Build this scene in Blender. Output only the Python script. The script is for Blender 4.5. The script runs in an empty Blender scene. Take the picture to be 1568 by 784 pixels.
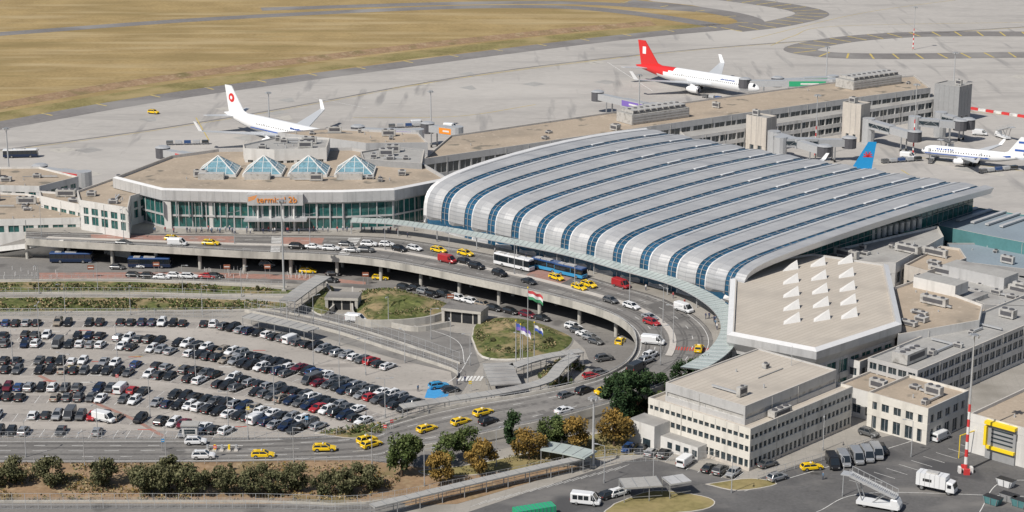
import bpy, bmesh, math, random
from mathutils import Vector, Matrix
random.seed(7)
R=random.Random(11)
sc=bpy.context.scene
# ------------------------------------------------------------------ survey frame
F=2900.0; PT=math.radians(15.5); HC=145.0; cP,sP=math.cos(PT),math.sin(PT)
def P(u,v,z=0.0):
    """site plan position (metres) of a surveyed point standing at level z"""
    a=(u-784)/F; b=(392-v)/F
    dy=cP+b*sP; dz=-sP+b*cP
    t=(HC-z)/(-dz)
    return Vector((a*t,dy*t,z))
A=Vector((.716,-.698,0)); D=Vector((.698,.716,0))   # site grid axes
Z=Vector((0,0,1))
# ------------------------------------------------------------------ materials
M={}
def mk(name,col,rough=.7,var=.12,scale=.3,metal=0,spec=.3,fine=4.0,extra=None):
    m=bpy.data.materials.new(name); m.use_nodes=True; M[name]=m
    nt=m.node_tree; n=nt.nodes; l=nt.links; b=n['Principled BSDF']
    b.inputs['Roughness'].default_value=rough; b.inputs['Metallic'].default_value=metal
    b.inputs['Specular IOR Level'].default_value=spec
    if var<=0:
        b.inputs['Base Color'].default_value=(*col,1); return m
    g=n.new('ShaderNodeNewGeometry')
    n1=n.new('ShaderNodeTexNoise'); n1.inputs['Scale'].default_value=scale; n1.inputs['Detail'].default_value=5
    n2=n.new('ShaderNodeTexNoise'); n2.inputs['Scale'].default_value=scale*fine; n2.inputs['Detail'].default_value=4
    l.new(g.outputs['Position'],n1.inputs['Vector']); l.new(g.outputs['Position'],n2.inputs['Vector'])
    ad=n.new('ShaderNodeMath'); ad.operation='ADD'
    l.new(n1.outputs['Fac'],ad.inputs[0]); l.new(n2.outputs['Fac'],ad.inputs[1])
    mr=n.new('ShaderNodeMapRange'); mr.inputs['From Min'].default_value=.7; mr.inputs['From Max'].default_value=1.3
    l.new(ad.outputs[0],mr.inputs['Value'])
    mx=n.new('ShaderNodeMix'); mx.data_type='RGBA'
    c2=extra if extra else tuple(min(1,c*(1+var)) for c in col)
    mx.inputs[6].default_value=(*[c*(1-var) for c in col],1); mx.inputs[7].default_value=(*c2,1)
    l.new(mr.outputs[0],mx.inputs[0]); l.new(mx.outputs[2],b.inputs['Base Color'])
    m['mix']=mx.name
    return m
def colnode(m): 
    nt=m.node_tree; return nt, nt.nodes, nt.links, nt.nodes['Principled BSDF'], nt.nodes[m['mix']]
def overlay(m,fac_socket,col):
    nt,n,l,b,mx=colnode(m)
    src=b.inputs['Base Color'].links[0].from_socket
    k=n.new('ShaderNodeMix'); k.data_type='RGBA'
    l.new(fac_socket,k.inputs[0]); l.new(src,k.inputs[6]); k.inputs[7].default_value=(*col,1)
    l.new(k.outputs[2],b.inputs['Base Color'])
def slabs(m,w,h,rot,col,mort=.12,strength=.5):
    nt,n,l,b,mx=colnode(m)
    g=n.new('ShaderNodeNewGeometry'); mp=n.new('ShaderNodeMapping'); mp.inputs['Rotation'].default_value=(0,0,rot)
    l.new(g.outputs['Position'],mp.inputs['Vector'])
    br=n.new('ShaderNodeTexBrick'); br.offset=0; br.inputs['Scale'].default_value=1
    br.inputs['Brick Width'].default_value=w; br.inputs['Row Height'].default_value=h; br.inputs['Mortar Size'].default_value=mort
    br.inputs['Color1'].default_value=(0,0,0,1); br.inputs['Color2'].default_value=(.35,.35,.35,1); br.inputs['Mortar'].default_value=(1,1,1,1)
    l.new(mp.outputs[0],br.inputs['Vector'])
    mu=n.new('ShaderNodeMath'); mu.operation='MULTIPLY'; mu.inputs[1].default_value=strength
    l.new(br.outputs['Color'],mu.inputs[0]); overlay(m,mu.outputs[0],col)
def blotch(m,scale,col,lo,hi,stretch=(1,1,1),rot=0,det=6):
    nt,n,l,b,mx=colnode(m)
    g=n.new('ShaderNodeNewGeometry'); mp=n.new('ShaderNodeMapping'); mp.inputs['Scale'].default_value=stretch; mp.inputs['Rotation'].default_value=(0,0,rot)
    l.new(g.outputs['Position'],mp.inputs['Vector'])
    no=n.new('ShaderNodeTexNoise'); no.inputs['Scale'].default_value=scale; no.inputs['Detail'].default_value=det
    l.new(mp.outputs[0],no.inputs['Vector'])
    mr=n.new('ShaderNodeMapRange'); mr.inputs['From Min'].default_value=lo; mr.inputs['From Max'].default_value=hi
    l.new(no.outputs['Fac'],mr.inputs['Value']); overlay(m,mr.outputs[0],col)

g=mk('dry_grass',(.33,.245,.12),.95,.2,.05,fine=12,spec=.1)
blotch(g,.012,(.25,.19,.09),.48,.7,(1,3,1),.25); blotch(g,.03,(.42,.33,.19),.5,.7,(.4,2.5,1),.2); blotch(g,.3,(.18,.14,.065),.6,.8,(.6,2,1),.2); blotch(g,.02,(.19,.165,.07),.6,.74,(.3,5,1),.3)
g=mk('verge_grass',(.22,.19,.085),.95,.3,.08,fine=10,spec=.1); blotch(g,.05,(.34,.27,.14),.45,.65)
g=mk('lawn',(.11,.125,.045),.95,.35,.2,fine=6,spec=.1); blotch(g,.12,(.29,.225,.13),.46,.6); blotch(g,.5,(.05,.07,.025),.52,.66); blotch(g,.9,(.2,.18,.09),.55,.7)
g=mk('brown_soil',(.29,.20,.125),.95,.22,.15,fine=6,spec=.1); blotch(g,.1,(.18,.15,.075),.52,.7); blotch(g,.4,(.38,.29,.19),.55,.7)
g=mk('apron_concrete',(.425,.405,.38),.85,.08,.02,fine=15,spec=.2)
slabs(g,7.5,7.5,.78,(.26,.25,.24),.10,.32); blotch(g,.02,(.33,.315,.30),.5,.75,(1,4,1),-.3); blotch(g,.006,(.49,.47,.44),.5,.7); blotch(g,.08,(.24,.23,.22),.62,.82,(.4,4,1),.78); blotch(g,.03,(.29,.28,.27),.6,.7,(5,.5,1),.78)
g=mk('asphalt_shoulder',(.20,.19,.185),.9,.15,.05,fine=10,spec=.2); blotch(g,.03,(.27,.26,.25),.5,.7)
g=mk('asphalt',(.195,.187,.178),.9,.14,.12,fine=12,spec=.2); blotch(g,.05,(.26,.25,.235),.5,.7,(.5,3,1),.3); blotch(g,.4,(.11,.11,.108),.62,.75); blotch(g,.09,(.135,.13,.125),.6,.66,(1,1,1),.2,2)
mk('asphalt_track',(.135,.13,.125),.85,.2,.2,fine=8,spec=.2)
g=mk('asphalt_yard',(.12,.118,.118),.9,.16,.12,fine=12,spec=.2); blotch(g,.06,(.19,.183,.175),.5,.68,(1,2,1),.8); blotch(g,.3,(.06,.06,.06),.62,.75); blotch(g,.05,(.08,.08,.083),.58,.62,(1,1,1),.8,1)
g=mk('lot_paving',(.36,.335,.305),.9,.10,.1,fine=14,spec=.2); blotch(g,.05,(.43,.40,.365),.5,.7); blotch(g,.7,(.22,.205,.19),.6,.74); blotch(g,.1,(.27,.25,.23),.58,.68,(.4,2,1),.4)
g=mk('lot_bay',(.30,.28,.26),.9,.15,.3,fine=8,spec=.2); blotch(g,.8,(.15,.14,.135),.56,.72)
g=mk('pavement',(.34,.32,.29),.9,.10,.12,fine=12,spec=.2); slabs(g,3,3,.1,(.22,.21,.19),.08,.35); blotch(g,.08,(.24,.225,.2),.5,.7)
g=mk('red_paving',(.33,.19,.155),.9,.15,.2); blotch(g,.3,(.24,.2,.18),.5,.7)
mk('kerb_stone',(.50,.47,.43),.8,.08,.5)
g=mk('paint_white',(.68,.68,.66),.7,.1,1); blotch(g,.6,(.42,.41,.4),.5,.7)
g=mk('paint_yellow',(.55,.42,.12),.7,.1,1); blotch(g,.4,(.36,.32,.2),.5,.65)
mk('paint_red',(.5,.08,.06),.7,.1,1)
mk('paint_blue',(.06,.3,.6),.7,.1,1)
mk('vent_white',(.72,.71,.69),.6,.05,1)
g=mk('concrete',(.46,.44,.40),.8,.1,.3); blotch(g,.3,(.27,.26,.24),.52,.72,(1,1,.15))
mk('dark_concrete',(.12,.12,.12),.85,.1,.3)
g=mk('white_wall',(.64,.63,.61),.6,.05,.3); blotch(g,.5,(.46,.45,.43),.52,.78,(1,1,.12))
g=mk('cream_wall',(.65,.625,.57),.7,.05,.3); blotch(g,.5,(.46,.44,.40),.52,.78,(1,1,.12)); 
g=mk('beige_wall',(.52,.48,.43),.7,.06,.3); blotch(g,.5,(.38,.35,.32),.5,.75,(1,1,.12))
mk('grey_wall',(.30,.305,.31),.6,.07,.3); mk('teal_wall',(.09,.22,.23),.5,.08,.3)
g=mk('silver_panel',(.51,.51,.51),.45,.05,.3,metal=.15,spec=.5); blotch(g,.6,(.39,.39,.39),.52,.75,(1,1,.15))
g=mk('gravel_roof',(.39,.325,.255),.95,.12,.08,fine=20,spec=.1); blotch(g,.06,(.28,.24,.195),.5,.72); blotch(g,.5,(.48,.41,.33),.6,.75); blotch(g,.15,(.2,.18,.15),.62,.68,(1,1,1),0,3)
g=mk('pale_roof',(.50,.455,.395),.85,.07,.1,fine=20,spec=.2); slabs(g,200,1.3,-.79,(.36,.32,.27),.12,.6); blotch(g,.1,(.39,.355,.31),.48,.7)
g=mk('grey_roof',(.37,.365,.35),.85,.1,.1,fine=14,spec=.2); blotch(g,.1,(.26,.25,.24),.5,.72); slabs(g,6,2,-.77,(.2,.2,.2),.06,.3)
g=mk('bluegrey_roof',(.24,.29,.33),.6,.1,.1,fine=14,spec=.3)
g=mk('shell_metal',(.47,.475,.48),.5,.05,.15,metal=.2,spec=.4)
nt,n,l,b,mx=colnode(g)
blotch(g,.06,(.37,.38,.395),.45,.72,(1,4,1),.8)
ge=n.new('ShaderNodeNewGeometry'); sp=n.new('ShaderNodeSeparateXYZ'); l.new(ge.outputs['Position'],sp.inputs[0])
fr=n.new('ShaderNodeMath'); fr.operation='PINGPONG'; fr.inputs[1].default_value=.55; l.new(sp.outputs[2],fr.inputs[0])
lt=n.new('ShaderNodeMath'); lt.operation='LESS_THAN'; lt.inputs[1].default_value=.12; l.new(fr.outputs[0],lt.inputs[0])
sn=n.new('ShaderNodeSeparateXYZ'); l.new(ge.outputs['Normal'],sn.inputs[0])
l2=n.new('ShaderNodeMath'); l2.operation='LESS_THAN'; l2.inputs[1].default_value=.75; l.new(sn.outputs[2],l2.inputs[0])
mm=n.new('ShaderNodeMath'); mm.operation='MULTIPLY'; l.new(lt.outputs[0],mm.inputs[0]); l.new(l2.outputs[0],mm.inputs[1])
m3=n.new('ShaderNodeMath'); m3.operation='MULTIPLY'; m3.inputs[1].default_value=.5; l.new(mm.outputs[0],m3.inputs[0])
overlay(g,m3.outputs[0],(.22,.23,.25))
slabs(g,200,2.4,-.775,(.27,.28,.30),.08,.45)
mk('shell_edge',(.72,.72,.72),.45,.04,.3,metal=.1,spec=.5)
mk('roof_glass',(.02,.085,.16),.2,.35,.12,spec=.5)
mk('facade_glass',(.025,.105,.10),.08,.4,.25,spec=.8)
mk('window_glass',(.03,.045,.055),.08,.4,.5,spec=.9)
mk('canopy_glass',(.40,.455,.44),.35,.1,.3,spec=.5)
mk('skylight_glass',(.16,.30,.36),.1,.3,.5,spec=.9)
mk('painted_shade',(.02,.022,.025),.6,.3,.3)  # near-black, shade below the deck and inside tunnel mouths put into colour
mk('steel',(.36,.37,.38),.45,.06,1,metal=.4); mk('galv',(.5,.51,.52),.4,.06,1,metal=.3)
g=mk('hvac_metal',(.52,.51,.49),.5,.08,.7,metal=.2); blotch(g,.8,(.33,.32,.3),.5,.7)
mk('hvac_dark',(.10,.10,.11),.6,.1,.7)
mk('rust_brown',(.26,.09,.05),.7,.1,.5)
mk('bark',(.10,.07,.05),.9,.2,2)
def leaf(n_,c):
    m=mk(n_,c,.8,.35,.5,spec=.15,fine=5)
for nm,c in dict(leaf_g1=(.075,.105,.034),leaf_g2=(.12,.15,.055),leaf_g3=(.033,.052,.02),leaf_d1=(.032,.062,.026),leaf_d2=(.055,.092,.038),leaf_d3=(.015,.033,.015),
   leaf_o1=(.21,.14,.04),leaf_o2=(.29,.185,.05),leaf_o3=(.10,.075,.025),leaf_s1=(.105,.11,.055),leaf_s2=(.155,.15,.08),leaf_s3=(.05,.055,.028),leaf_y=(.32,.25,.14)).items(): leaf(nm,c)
def flat(n_,c,r=.5,metal=0,spec=.5): return mk(n_,c,r,0,metal=metal,spec=spec)
flat('tyre',(.02,.02,.02),.8); flat('rim',(.35,.36,.37),.35,.6); flat('car_glass',(.015,.02,.025),.06,spec=.9)
flat('car_trim',(.03,.03,.032),.5); flat('head_light',(.7,.7,.68),.15); flat('tail_light',(.35,.02,.02),.2)
for nm,c,me in [('car_white',(.72,.73,.74),0),('car_black',(.018,.018,.02),0),('car_dark',(.05,.055,.06),.4),('car_grey',(.17,.175,.18),.5),('car_silver',(.45,.46,.47),.5),
   ('car_red',(.38,.025,.03),0),('car_blue',(.03,.08,.22),.2),('car_navy',(.015,.03,.075),.2),('car_yellow',(.82,.55,.01),0),('car_lblue',(.05,.30,.55),0),('car_green',(.05,.22,.08),0),('car_beige',(.38,.33,.27),.3),('car_maroon',(.16,.02,.035),.2)]:
    flat(nm,c,.25,me,.6)
flat('plane_white',(.80,.81,.82),.3); flat('plane_red',(.62,.03,.03),.35); flat('plane_grey',(.5,.52,.54),.4); flat('plane_blue',(.03,.10,.38),.35); flat('plane_sky',(.02,.28,.60),.35); flat('engine_metal',(.5,.5,.52),.25,.7)
flat('ad_green',(.03,.36,.17)); flat('ad_purple',(.20,.13,.45)); flat('ad_red',(.6,.05,.05)); flat('ad_orange',(.8,.28,.03)); flat('ad_yellow',(.85,.62,.02))
flat('flag_red',(.5,.06,.07),.8); flat('flag_white',(.7,.7,.7),.8); flat('flag_green',(.05,.25,.12),.8); flat('flag_blue',(.05,.1,.4),.8)
flat('skin',(.45,.28,.2),.6); flat('hair',(.05,.03,.02),.8); flat('cloth_a',(.05,.06,.12),.9); flat('cloth_b',(.6,.6,.6),.9); flat('cloth_c',(.4,.08,.08),.9); flat('cloth_d',(.12,.2,.3),.9); flat('jeans',(.04,.05,.09),.9)
# ------------------------------------------------------------------ mesh builder
class MB:
    def __init__(s): s.v=[];s.f=[];s.m=[];s.mats=[]
    def mi(s,mat):
        if mat not in s.mats: s.mats.append(mat)
        return s.mats.index(mat)
    def face(s,pts,mat):
        i=len(s.v); s.v+= [tuple(p) for p in pts]; s.f.append(list(range(i,i+len(pts)))); s.m.append(s.mi(mat))
    def hexa(s,b,t,mat,top=None,bottom=True):
        n=len(b)
        for i in range(n):
            j=(i+1)%n; s.face([b[i],b[j],t[j],t[i]],mat)
        s.face(t,top or mat)
        if bottom: s.face(b[::-1],mat)
    def prism(s,pts,z0,z1,mat,top=None,bottom=True):
        pts=ccw(pts)
        s.hexa([Vector((p[0],p[1],z0)) for p in pts],[Vector((p[0],p[1],z1)) for p in pts],mat,top,bottom)
    def obox(s,c,ux,hx,hy,z0,z1,mat,top=None):
        ux=Vector((ux[0],ux[1])).normalized(); uy=Vector((-ux[1],ux[0])); c=Vector((c[0],c[1]))
        s.prism([c-ux*hx-uy*hy,c+ux*hx-uy*hy,c+ux*hx+uy*hy,c-ux*hx+uy*hy],z0,z1,mat,top)
    def cyl(s,p0,p1,r0,r1,n,mat,cap=True):
        p0=Vector(p0);p1=Vector(p1); ax=(p1-p0).normalized()
        q=ax.orthogonal().normalized(); w=ax.cross(q)
        a=[p0+(q*math.cos(t)+w*math.sin(t))*r0 for t in [2*math.pi*i/n for i in range(n)]]
        b=[p1+(q*math.cos(t)+w*math.sin(t))*r1 for t in [2*math.pi*i/n for i in range(n)]]
        for i in range(n):
            j=(i+1)%n; s.face([a[i],a[j],b[j],b[i]],mat)
        if cap: s.face(b,mat); s.face(a[::-1],mat)
    def beam(s,p0,p1,w,h,mat):
        p0=Vector(p0);p1=Vector(p1); ax=(p1-p0).normalized(); sd=ax.cross(Z)
        if sd.length<1e-4: sd=Vector((1,0,0))
        sd.normalize(); up=sd.cross(ax)
        c=[(-w/2,-h/2),(w/2,-h/2),(w/2,h/2),(-w/2,h/2)]
        s.hexa([p0+sd*x+up*y for x,y in c],[p1+sd*x+up*y for x,y in c],mat)
    def mesh(s,name,smooth=False,merge=False):
        me=bpy.data.meshes.new(name); me.from_pydata(s.v,[],s.f)
        for m in s.mats: me.materials.append(M[m])
        me.polygons.foreach_set('material_index',s.m)
        if merge:
            bm=bmesh.new(); bm.from_mesh(me); bmesh.ops.remove_doubles(bm,verts=bm.verts,dist=.002)
            bmesh.ops.recalc_face_normals(bm,faces=bm.faces); bm.to_mesh(me); bm.free()
        if smooth:
            me.polygons.foreach_set('use_smooth',[True]*len(me.polygons))
            try: me.set_sharp_from_angle(angle=math.radians(35))
            except Exception: pass
        me.update(); return me
    def build(s,name,smooth=False,merge=False):
        return place(s.mesh(name,smooth,merge),name)
def place(me,name,loc=(0,0,0),rot=0,scale=1):
    o=bpy.data.objects.new(name,me); sc.collection.objects.link(o); o.location=loc; o.rotation_euler=(0,0,rot)
    o.scale=(scale,)*3 if not hasattr(scale,'__len__') else scale
    return o
def area(p): return sum(p[i][0]*p[(i+1)%len(p)][1]-p[(i+1)%len(p)][0]*p[i][1] for i in range(len(p)))
def ccw(p):
    p=[Vector((q[0],q[1])) for q in p]
    return p if area(p)>0 else p[::-1]
def offs(p,t):
    p=ccw(p); n=len(p); out=[]
    for i in range(n):
        e1=(p[i]-p[i-1]).normalized(); e2=(p[(i+1)%n]-p[i]).normalized()
        n1=Vector((e1.y,-e1.x)); n2=Vector((e2.y,-e2.x)); out.append(p[i]+(n1+n2)*(t/max(.3,1+n1.dot(n2))))
    return out
def smooth(pts,k=8):
    pts=[Vector(p) for p in pts]; out=[]
    q=[pts[0]*2-pts[1]]+pts+[pts[-1]*2-pts[-2]]
    for i in range(1,len(q)-2):
        a,b,c,d=q[i-1],q[i],q[i+1],q[i+2]
        for j in range(k):
            t=j/k; out.append(.5*((2*b)+(c-a)*t+(2*a-5*b+4*c-d)*t*t+(3*b-a-3*c+d)*t**3))
    out.append(pts[-1]); return out
def resample(pts,step):
    out=[];acc=0;nxt=0
    for a,b in zip(pts[:-1],pts[1:]):
        L=(b-a).length
        if L<1e-6: continue
        while nxt<=acc+L:
            out.append((a.lerp(b,(nxt-acc)/L),(b-a).normalized())); nxt+=step
        acc+=L
    return out
def nrm(pts,i):
    t=pts[min(i+1,len(pts)-1)]-pts[max(i-1,0)]; t.z=0; t.normalize(); return Vector((t.y,-t.x,0))
def ribbon(mb,pts,l_,r_,mat,dz=0):
    for i in range(len(pts)-1):
        a,b=pts[i],pts[i+1]; na,nb=nrm(pts,i),nrm(pts,i+1); o=Vector((0,0,dz))
        mb.face([a-na*l_+o,a+na*r_+o,b+nb*r_+o,b-nb*l_+o],mat)
def rail_wall(mb,pts,th,z0,z1,mat):
    for i in range(len(pts)-1):
        a,b=pts[i],pts[i+1]; na,nb=nrm(pts,i)*th/2,nrm(pts,i+1)*th/2; lo=Vector((0,0,z0)); hi=Vector((0,0,z1))
        mb.face([a-na+hi,a+na+hi,b+nb+hi,b-nb+hi],mat); mb.face([a+na+lo,b+nb+lo,b+nb+hi,a+na+hi],mat); mb.face([b-nb+lo,a-na+lo,a-na+hi,b-nb+hi],mat)
def sheet(name,px,mat,z,k=0):
    pts=[P(u,v,0) for u,v in px]
    if k: pts=smooth(pts+[pts[0]],k)[:-1]
    mb=MB(); mb.face([Vector((p.x,p.y,z)) for p in ccw(pts)],mat); return mb.build(name)
def island(name,px,mat,z0=.05,h=.15,k=4):
    pts=[P(u,v,0) for u,v in px]
    if k: pts=smooth(pts+[pts[0]],k)[:-1]
    mb=MB(); pts=ccw(pts); inn=offs(pts,-.25)
    n=len(pts)
    for i in range(n):
        j=(i+1)%n; v=lambda p,z:Vector((p.x,p.y,z))
        mb.face([v(pts[i],z0),v(pts[j],z0),v(pts[j],h),v(pts[i],h)],'kerb_stone'); mb.face([v(pts[i],h),v(pts[j],h),v(inn[j],h),v(inn[i],h)],'kerb_stone')
    mb.face([Vector((p.x,p.y,h)) for p in inn],mat); return mb.build(name)

# ------------------------------------------------------------------ world, sun, camera
w=bpy.data.worlds.new('World'); sc.world=w; w.use_nodes=True
nt=w.node_tree; sky=nt.nodes.new('ShaderNodeTexSky'); sky.sky_type='NISHITA'; sky.sun_disc=False
sd=Vector((-.62,-.60,0)).normalized(); el=math.radians(48)
sundir=Vector((sd.x*math.cos(el),sd.y*math.cos(el),math.sin(el)))
sky.sun_elevation=el; sky.sun_rotation=math.atan2(sundir.x,sundir.y); sky.altitude=150; sky.dust_density=1.6; sky.air_density=1
nt.links.new(sky.outputs[0],nt.nodes['Background'].inputs[0]); nt.nodes['Background'].inputs[1].default_value=.07
L=bpy.data.lights.new('sun','SUN'); L.energy=4.5; L.angle=math.radians(.5); L.color=(1,.945,.865)
lo=bpy.data.objects.new('sun',L); sc.collection.objects.link(lo); lo.rotation_euler=sundir.to_track_quat('Z','Y').to_euler()
cam=bpy.data.cameras.new('camera'); co=bpy.data.objects.new('camera',cam); sc.collection.objects.link(co); sc.camera=co
co.location=(0,0,HC); co.rotation_euler=(math.pi/2-PT,0,0); cam.sensor_width=36; cam.lens=36*F/1568; cam.clip_start=1; cam.clip_end=20000
sc.view_settings.view_transform='Standard'; sc.view_settings.look='None'; sc.view_settings.exposure=0

# ------------------------------------------------------------------ ground
mb=MB(); S=9000; mb.face([(-S,-S,0),(S,-S,0),(S,S,0),(-S,S,0)],'dry_grass'); mb.build('ground')
sheet('apron',[(-300,250),(0,197),(250,152),(600,104),(850,72),(1000,54),(1115,45),(1150,38),(1120,20),(1060,8),(1000,2),(960,-8),(1000,-20),(1900,-80),(1900,430),(-300,430)],'apron_concrete',.02)
sheet('verge',[(-100,206),(0,187),(250,143),(600,94),(850,64),(1000,50),(1120,36),(1000,40),(850,54),(600,82),(250,130),(0,172),(-100,190)],'verge_grass',.03)
mb=MB()
sh=smooth([P(u,v,.045) for u,v in [(-100,208),(0,192),(250,149),(600,101),(850,69),(1000,52),(1110,42),(1150,34),(1120,22),(1040,10),(960,2)]])
ribbon(mb,sh,7,7,'asphalt_shoulder')
lp=smooth([P(u,v,.05) for u,v in [(1700,88),(1568,84),(1400,86),(1290,85),(1232,79),(1232,72),(1275,63),(1340,56),(1430,52),(1568,52),(1700,54)]])
ribbon(mb,lp,8,8,'asphalt_shoulder')
lp2=smooth([P(u,v,.055) for u,v in [(1120,45),(1180,38),(1235,26),(1240,18),(1200,9),(1120,-2),(1050,-10)]]); ribbon(mb,lp2,9,9,'asphalt_shoulder')
for q,sd_,stp in ((sh,(-8,-1),26),(lp,(-7,7),11),(lp2,(-8,8),11)):
    for p,t in resample(q,stp): 
        nn=Vector((t.y,-t.x,0)); t=t*.45; mb.face([p+nn*sd_[1]-t+Z*.02,p+nn*sd_[1]+t+Z*.02,p+nn*sd_[0]+t+Z*.02,p+nn*sd_[0]-t+Z*.02],'paint_yellow')
mb.build('taxiway_shoulder')
mb=MB(); tr=smooth([P(u,v,.03) for u,v in [(-100,60),(0,52),(320,29),(640,13),(800,10),(900,13),(1000,24),(1115,42)]]); ribbon(mb,tr,6,6,'asphalt_shoulder'); 
tr=smooth([P(u,v,.025) for u,v in [(400,14),(700,5),(900,5),(1100,18)]]); ribbon(mb,tr,6,6,'asphalt_shoulder'); mb.build('perimeter_road')
# shallow drainage swale across the field
mb=MB(); q=smooth([P(u,v,.02) for u,v in [(-100,185),(0,164),(250,122),(600,77),(850,50),(1000,37)]])
for i in range(len(q)-1):
    a,b=q[i],q[i+1]; na,nb=nrm(q,i),nrm(q,i+1)
    mb.face([a-na*10,b-nb*10,b-nb*3+Z*1.3,a-na*3+Z*1.3],'dry_grass'); mb.face([a-na*3+Z*1.3,b-nb*3+Z*1.3,b+nb*4,a+na*4],'brown_soil')
mb.build('field_bank')
mb=MB()
for px in [[(-50,238),(200,205),(420,170),(700,120),(950,88),(1200,66),(1600,40)],[(540,180),(700,178),(820,160)],[(300,180),(320,215)],[(1150,60),(1320,20),(1500,-5)],[(600,135),(760,112),(1000,82)],[(1180,70),(1215,55),(1280,40),(1568,34)],[(1370,150),(1480,170),(1600,180)],[(1568,262),(1480,250),(1400,240)],[(1500,320),(1430,290),(1380,260)]]:
    q=smooth([P(u,v,.05) for u,v in px]); ribbon(mb,q,.22,.22,'paint_yellow'); ribbon(mb,q,2.8,-1.2,'asphalt_shoulder',-.012) if px[0][0]<0 else None
for px in [[(1270,52),(1400,46)],[(930,95),(1000,140)],[(480,150),(560,165)]]:
    q=[P(u,v,.06) for u,v in px]; ribbon(mb,q,.15,.15,'paint_white')
q=smooth([P(u,v,.06) for u,v in [(1400,150),(1480,166),(1568,180),(1640,192)]])
for i,(p,t) in enumerate(resample(q,3.5)):
    mb.obox(p,t,1.7,.5,.05,1.0,'ad_red' if i%2 else 'paint_white')
mb.build('apron_markings')
mb=MB()
for i in range(90):
    u=R.uniform(0,1560); v=R.uniform(60,330); c=P(u,v,0)
    if v<210-u*.15: continue
    mb.face([c+A*x+D*y+Z*.032 for x,y in [(0,0),(7.5,0),(7.5,R.choice([3,7.5])),(0,7.5)]],R.choice(['concrete','grey_roof','apron_concrete']))
mb.build('apron_slab_repairs')
sheet('forecourt_ground',[(-300,385),(1900,385),(1900,900),(-300,900)],'pavement',.04)
sheet('arrivals_road',[(-100,396),(300,392),(560,400),(760,425),(1000,470),(1020,545),(960,600),(890,600),(905,560),(895,535),(870,512),(760,482),(640,455),(560,442),(440,434),(300,430),(-100,430)],'asphalt',.06)
sheet('arrivals_kerb_strip',[(60,418),(300,417),(470,422),(560,432),(560,436),(440,428),(300,425),(60,428)],'red_paving',.075)
sheet('link_road',[(380,478),(440,470),(500,478),(560,492),(640,497),(720,515),(735,560),(700,612),(690,572),(600,548),(480,512)],'asphalt',.065)
sheet('parking_lot',[(-200,486),(352,489),(690,570),(696,600),(610,648),(480,670),(300,671),(-200,671)],'lot_paving',.07)
sheet('service_yard',[(985,700),(1140,740),(1340,672),(1490,640),(1900,640),(1900,900),(620,900),(700,790),(905,722)],'asphalt_yard',.065)
sheet('access_road',[(-200,674),(560,664),(1040,585),(1060,600),(960,655),(860,668),(640,715),(560,705),(-200,710)],'asphalt',.062)
sheet('embankment_ground',[(-200,709),(560,705),(640,716),(760,722),(905,712),(700,772),(600,775),(-200,772)],'brown_soil',.07)
sheet('footpath',[(-200,770),(560,772),(620,770),(620,776),(560,790),(-200,790)],'asphalt',.075)
island('planted_strip',[(-100,434),(150,431),(330,437),(440,444),(430,451),(-100,447)],'lawn')
island('planted_strip',[(-100,457),(200,456),(400,461),(440,468),(380,474),(-100,478)],'lawn')
island('verge_island',[(480,664),(540,655),(610,645),(640,636),(640,642),(580,664),(540,672)],'lawn')
island('dry_island',[(940,772),(1000,752),(1075,760),(1095,772),(1060,784),(930,790)],'verge_grass')
island('dry_island',[(1080,742),(1150,733),(1190,742),(1130,752)],'verge_grass')
island('verge_island',[(830,690),(900,668),(985,650),(1000,690),(960,700),(860,712),(700,730),(640,722),(720,712)],'verge_grass')
island('dark_planting',[(985,592),(1060,590),(1110,600),(1130,605),(1060,640),(1000,660),(985,668),(950,640)],'brown_soil',h=.2)
mb=MB()
for k in range(7):
    p=P(700+k*5.5,583,.085); mb.face([p,p+Vector((.55,0,0)),p+Vector((1.2,3.4,0)),p+Vector((.65,3.4,0))],'paint_white')
for px in ([(560,484),(640,500),(700,522),(712,560)],[(480,490),(560,512),(640,535),(700,556)],[(660,600),(700,575),(722,540)]):
    ribbon(mb,smooth([P(u,v,.085) for u,v in px]),.08,.08,'paint_white')
for i,(p,t) in enumerate(resample(smooth([P(u,v,.14) for u,v in [(-60,690),(200,690),(560,686),(640,690)]]),1.5)):
    if i%5<2: nn=Vector((t.y,-t.x,0))*.07; mb.face([p-nn,p+nn,p+nn+t*1.5,p-nn+t*1.5],'paint_white')
mb.build('road_markings')

# ------------------------------------------------------------------ viaduct
pairs=[((40,368),(40,355),6),((98,372),(98,357),6),((240,380),(240,359),6),((380,388),(380,360),6),((470,391),(480,361),6),((560,398),(590,364),6),((640,411),(680,377),6),((720,428),(770,394),6),((800,445),(860,413),6),((870,462),(940,436),6),((930,481),(1020,460),6),((962,500),(1072,490),6),((974,520),(1092,522),6),((970,545),(1075,556),6),((945,568),(1030,585),5.7),((890,588),(960,612),5),((800,606),(850,643),3.6),((720,619),(760,662),2.3),((650,634),(680,680),1.2),((600,649),(610,690),.5),((555,662),(560,700),.12),((400,672),(400,706),.12),((200,674),(200,708),.12),((-120,674),(-120,708),.12)]
I=smooth([P(a[0],a[1],z) for a,b,z in pairs],6); O=smooth([P(b[0],b[1],z) for a,b,z in pairs],6); n=len(I)
ne=19*6
mb=MB()
for i in range(n-1):
    a,b,c,d=I[i],I[i+1],O[i+1],O[i]
    mb.face([a,b,c,d],'asphalt')
    if i<ne:
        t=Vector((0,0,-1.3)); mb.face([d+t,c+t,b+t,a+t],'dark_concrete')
        mb.face([a,a+t,b+t,b],'concrete'); mb.face([d,c,c+t,d+t],'concrete')
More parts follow.
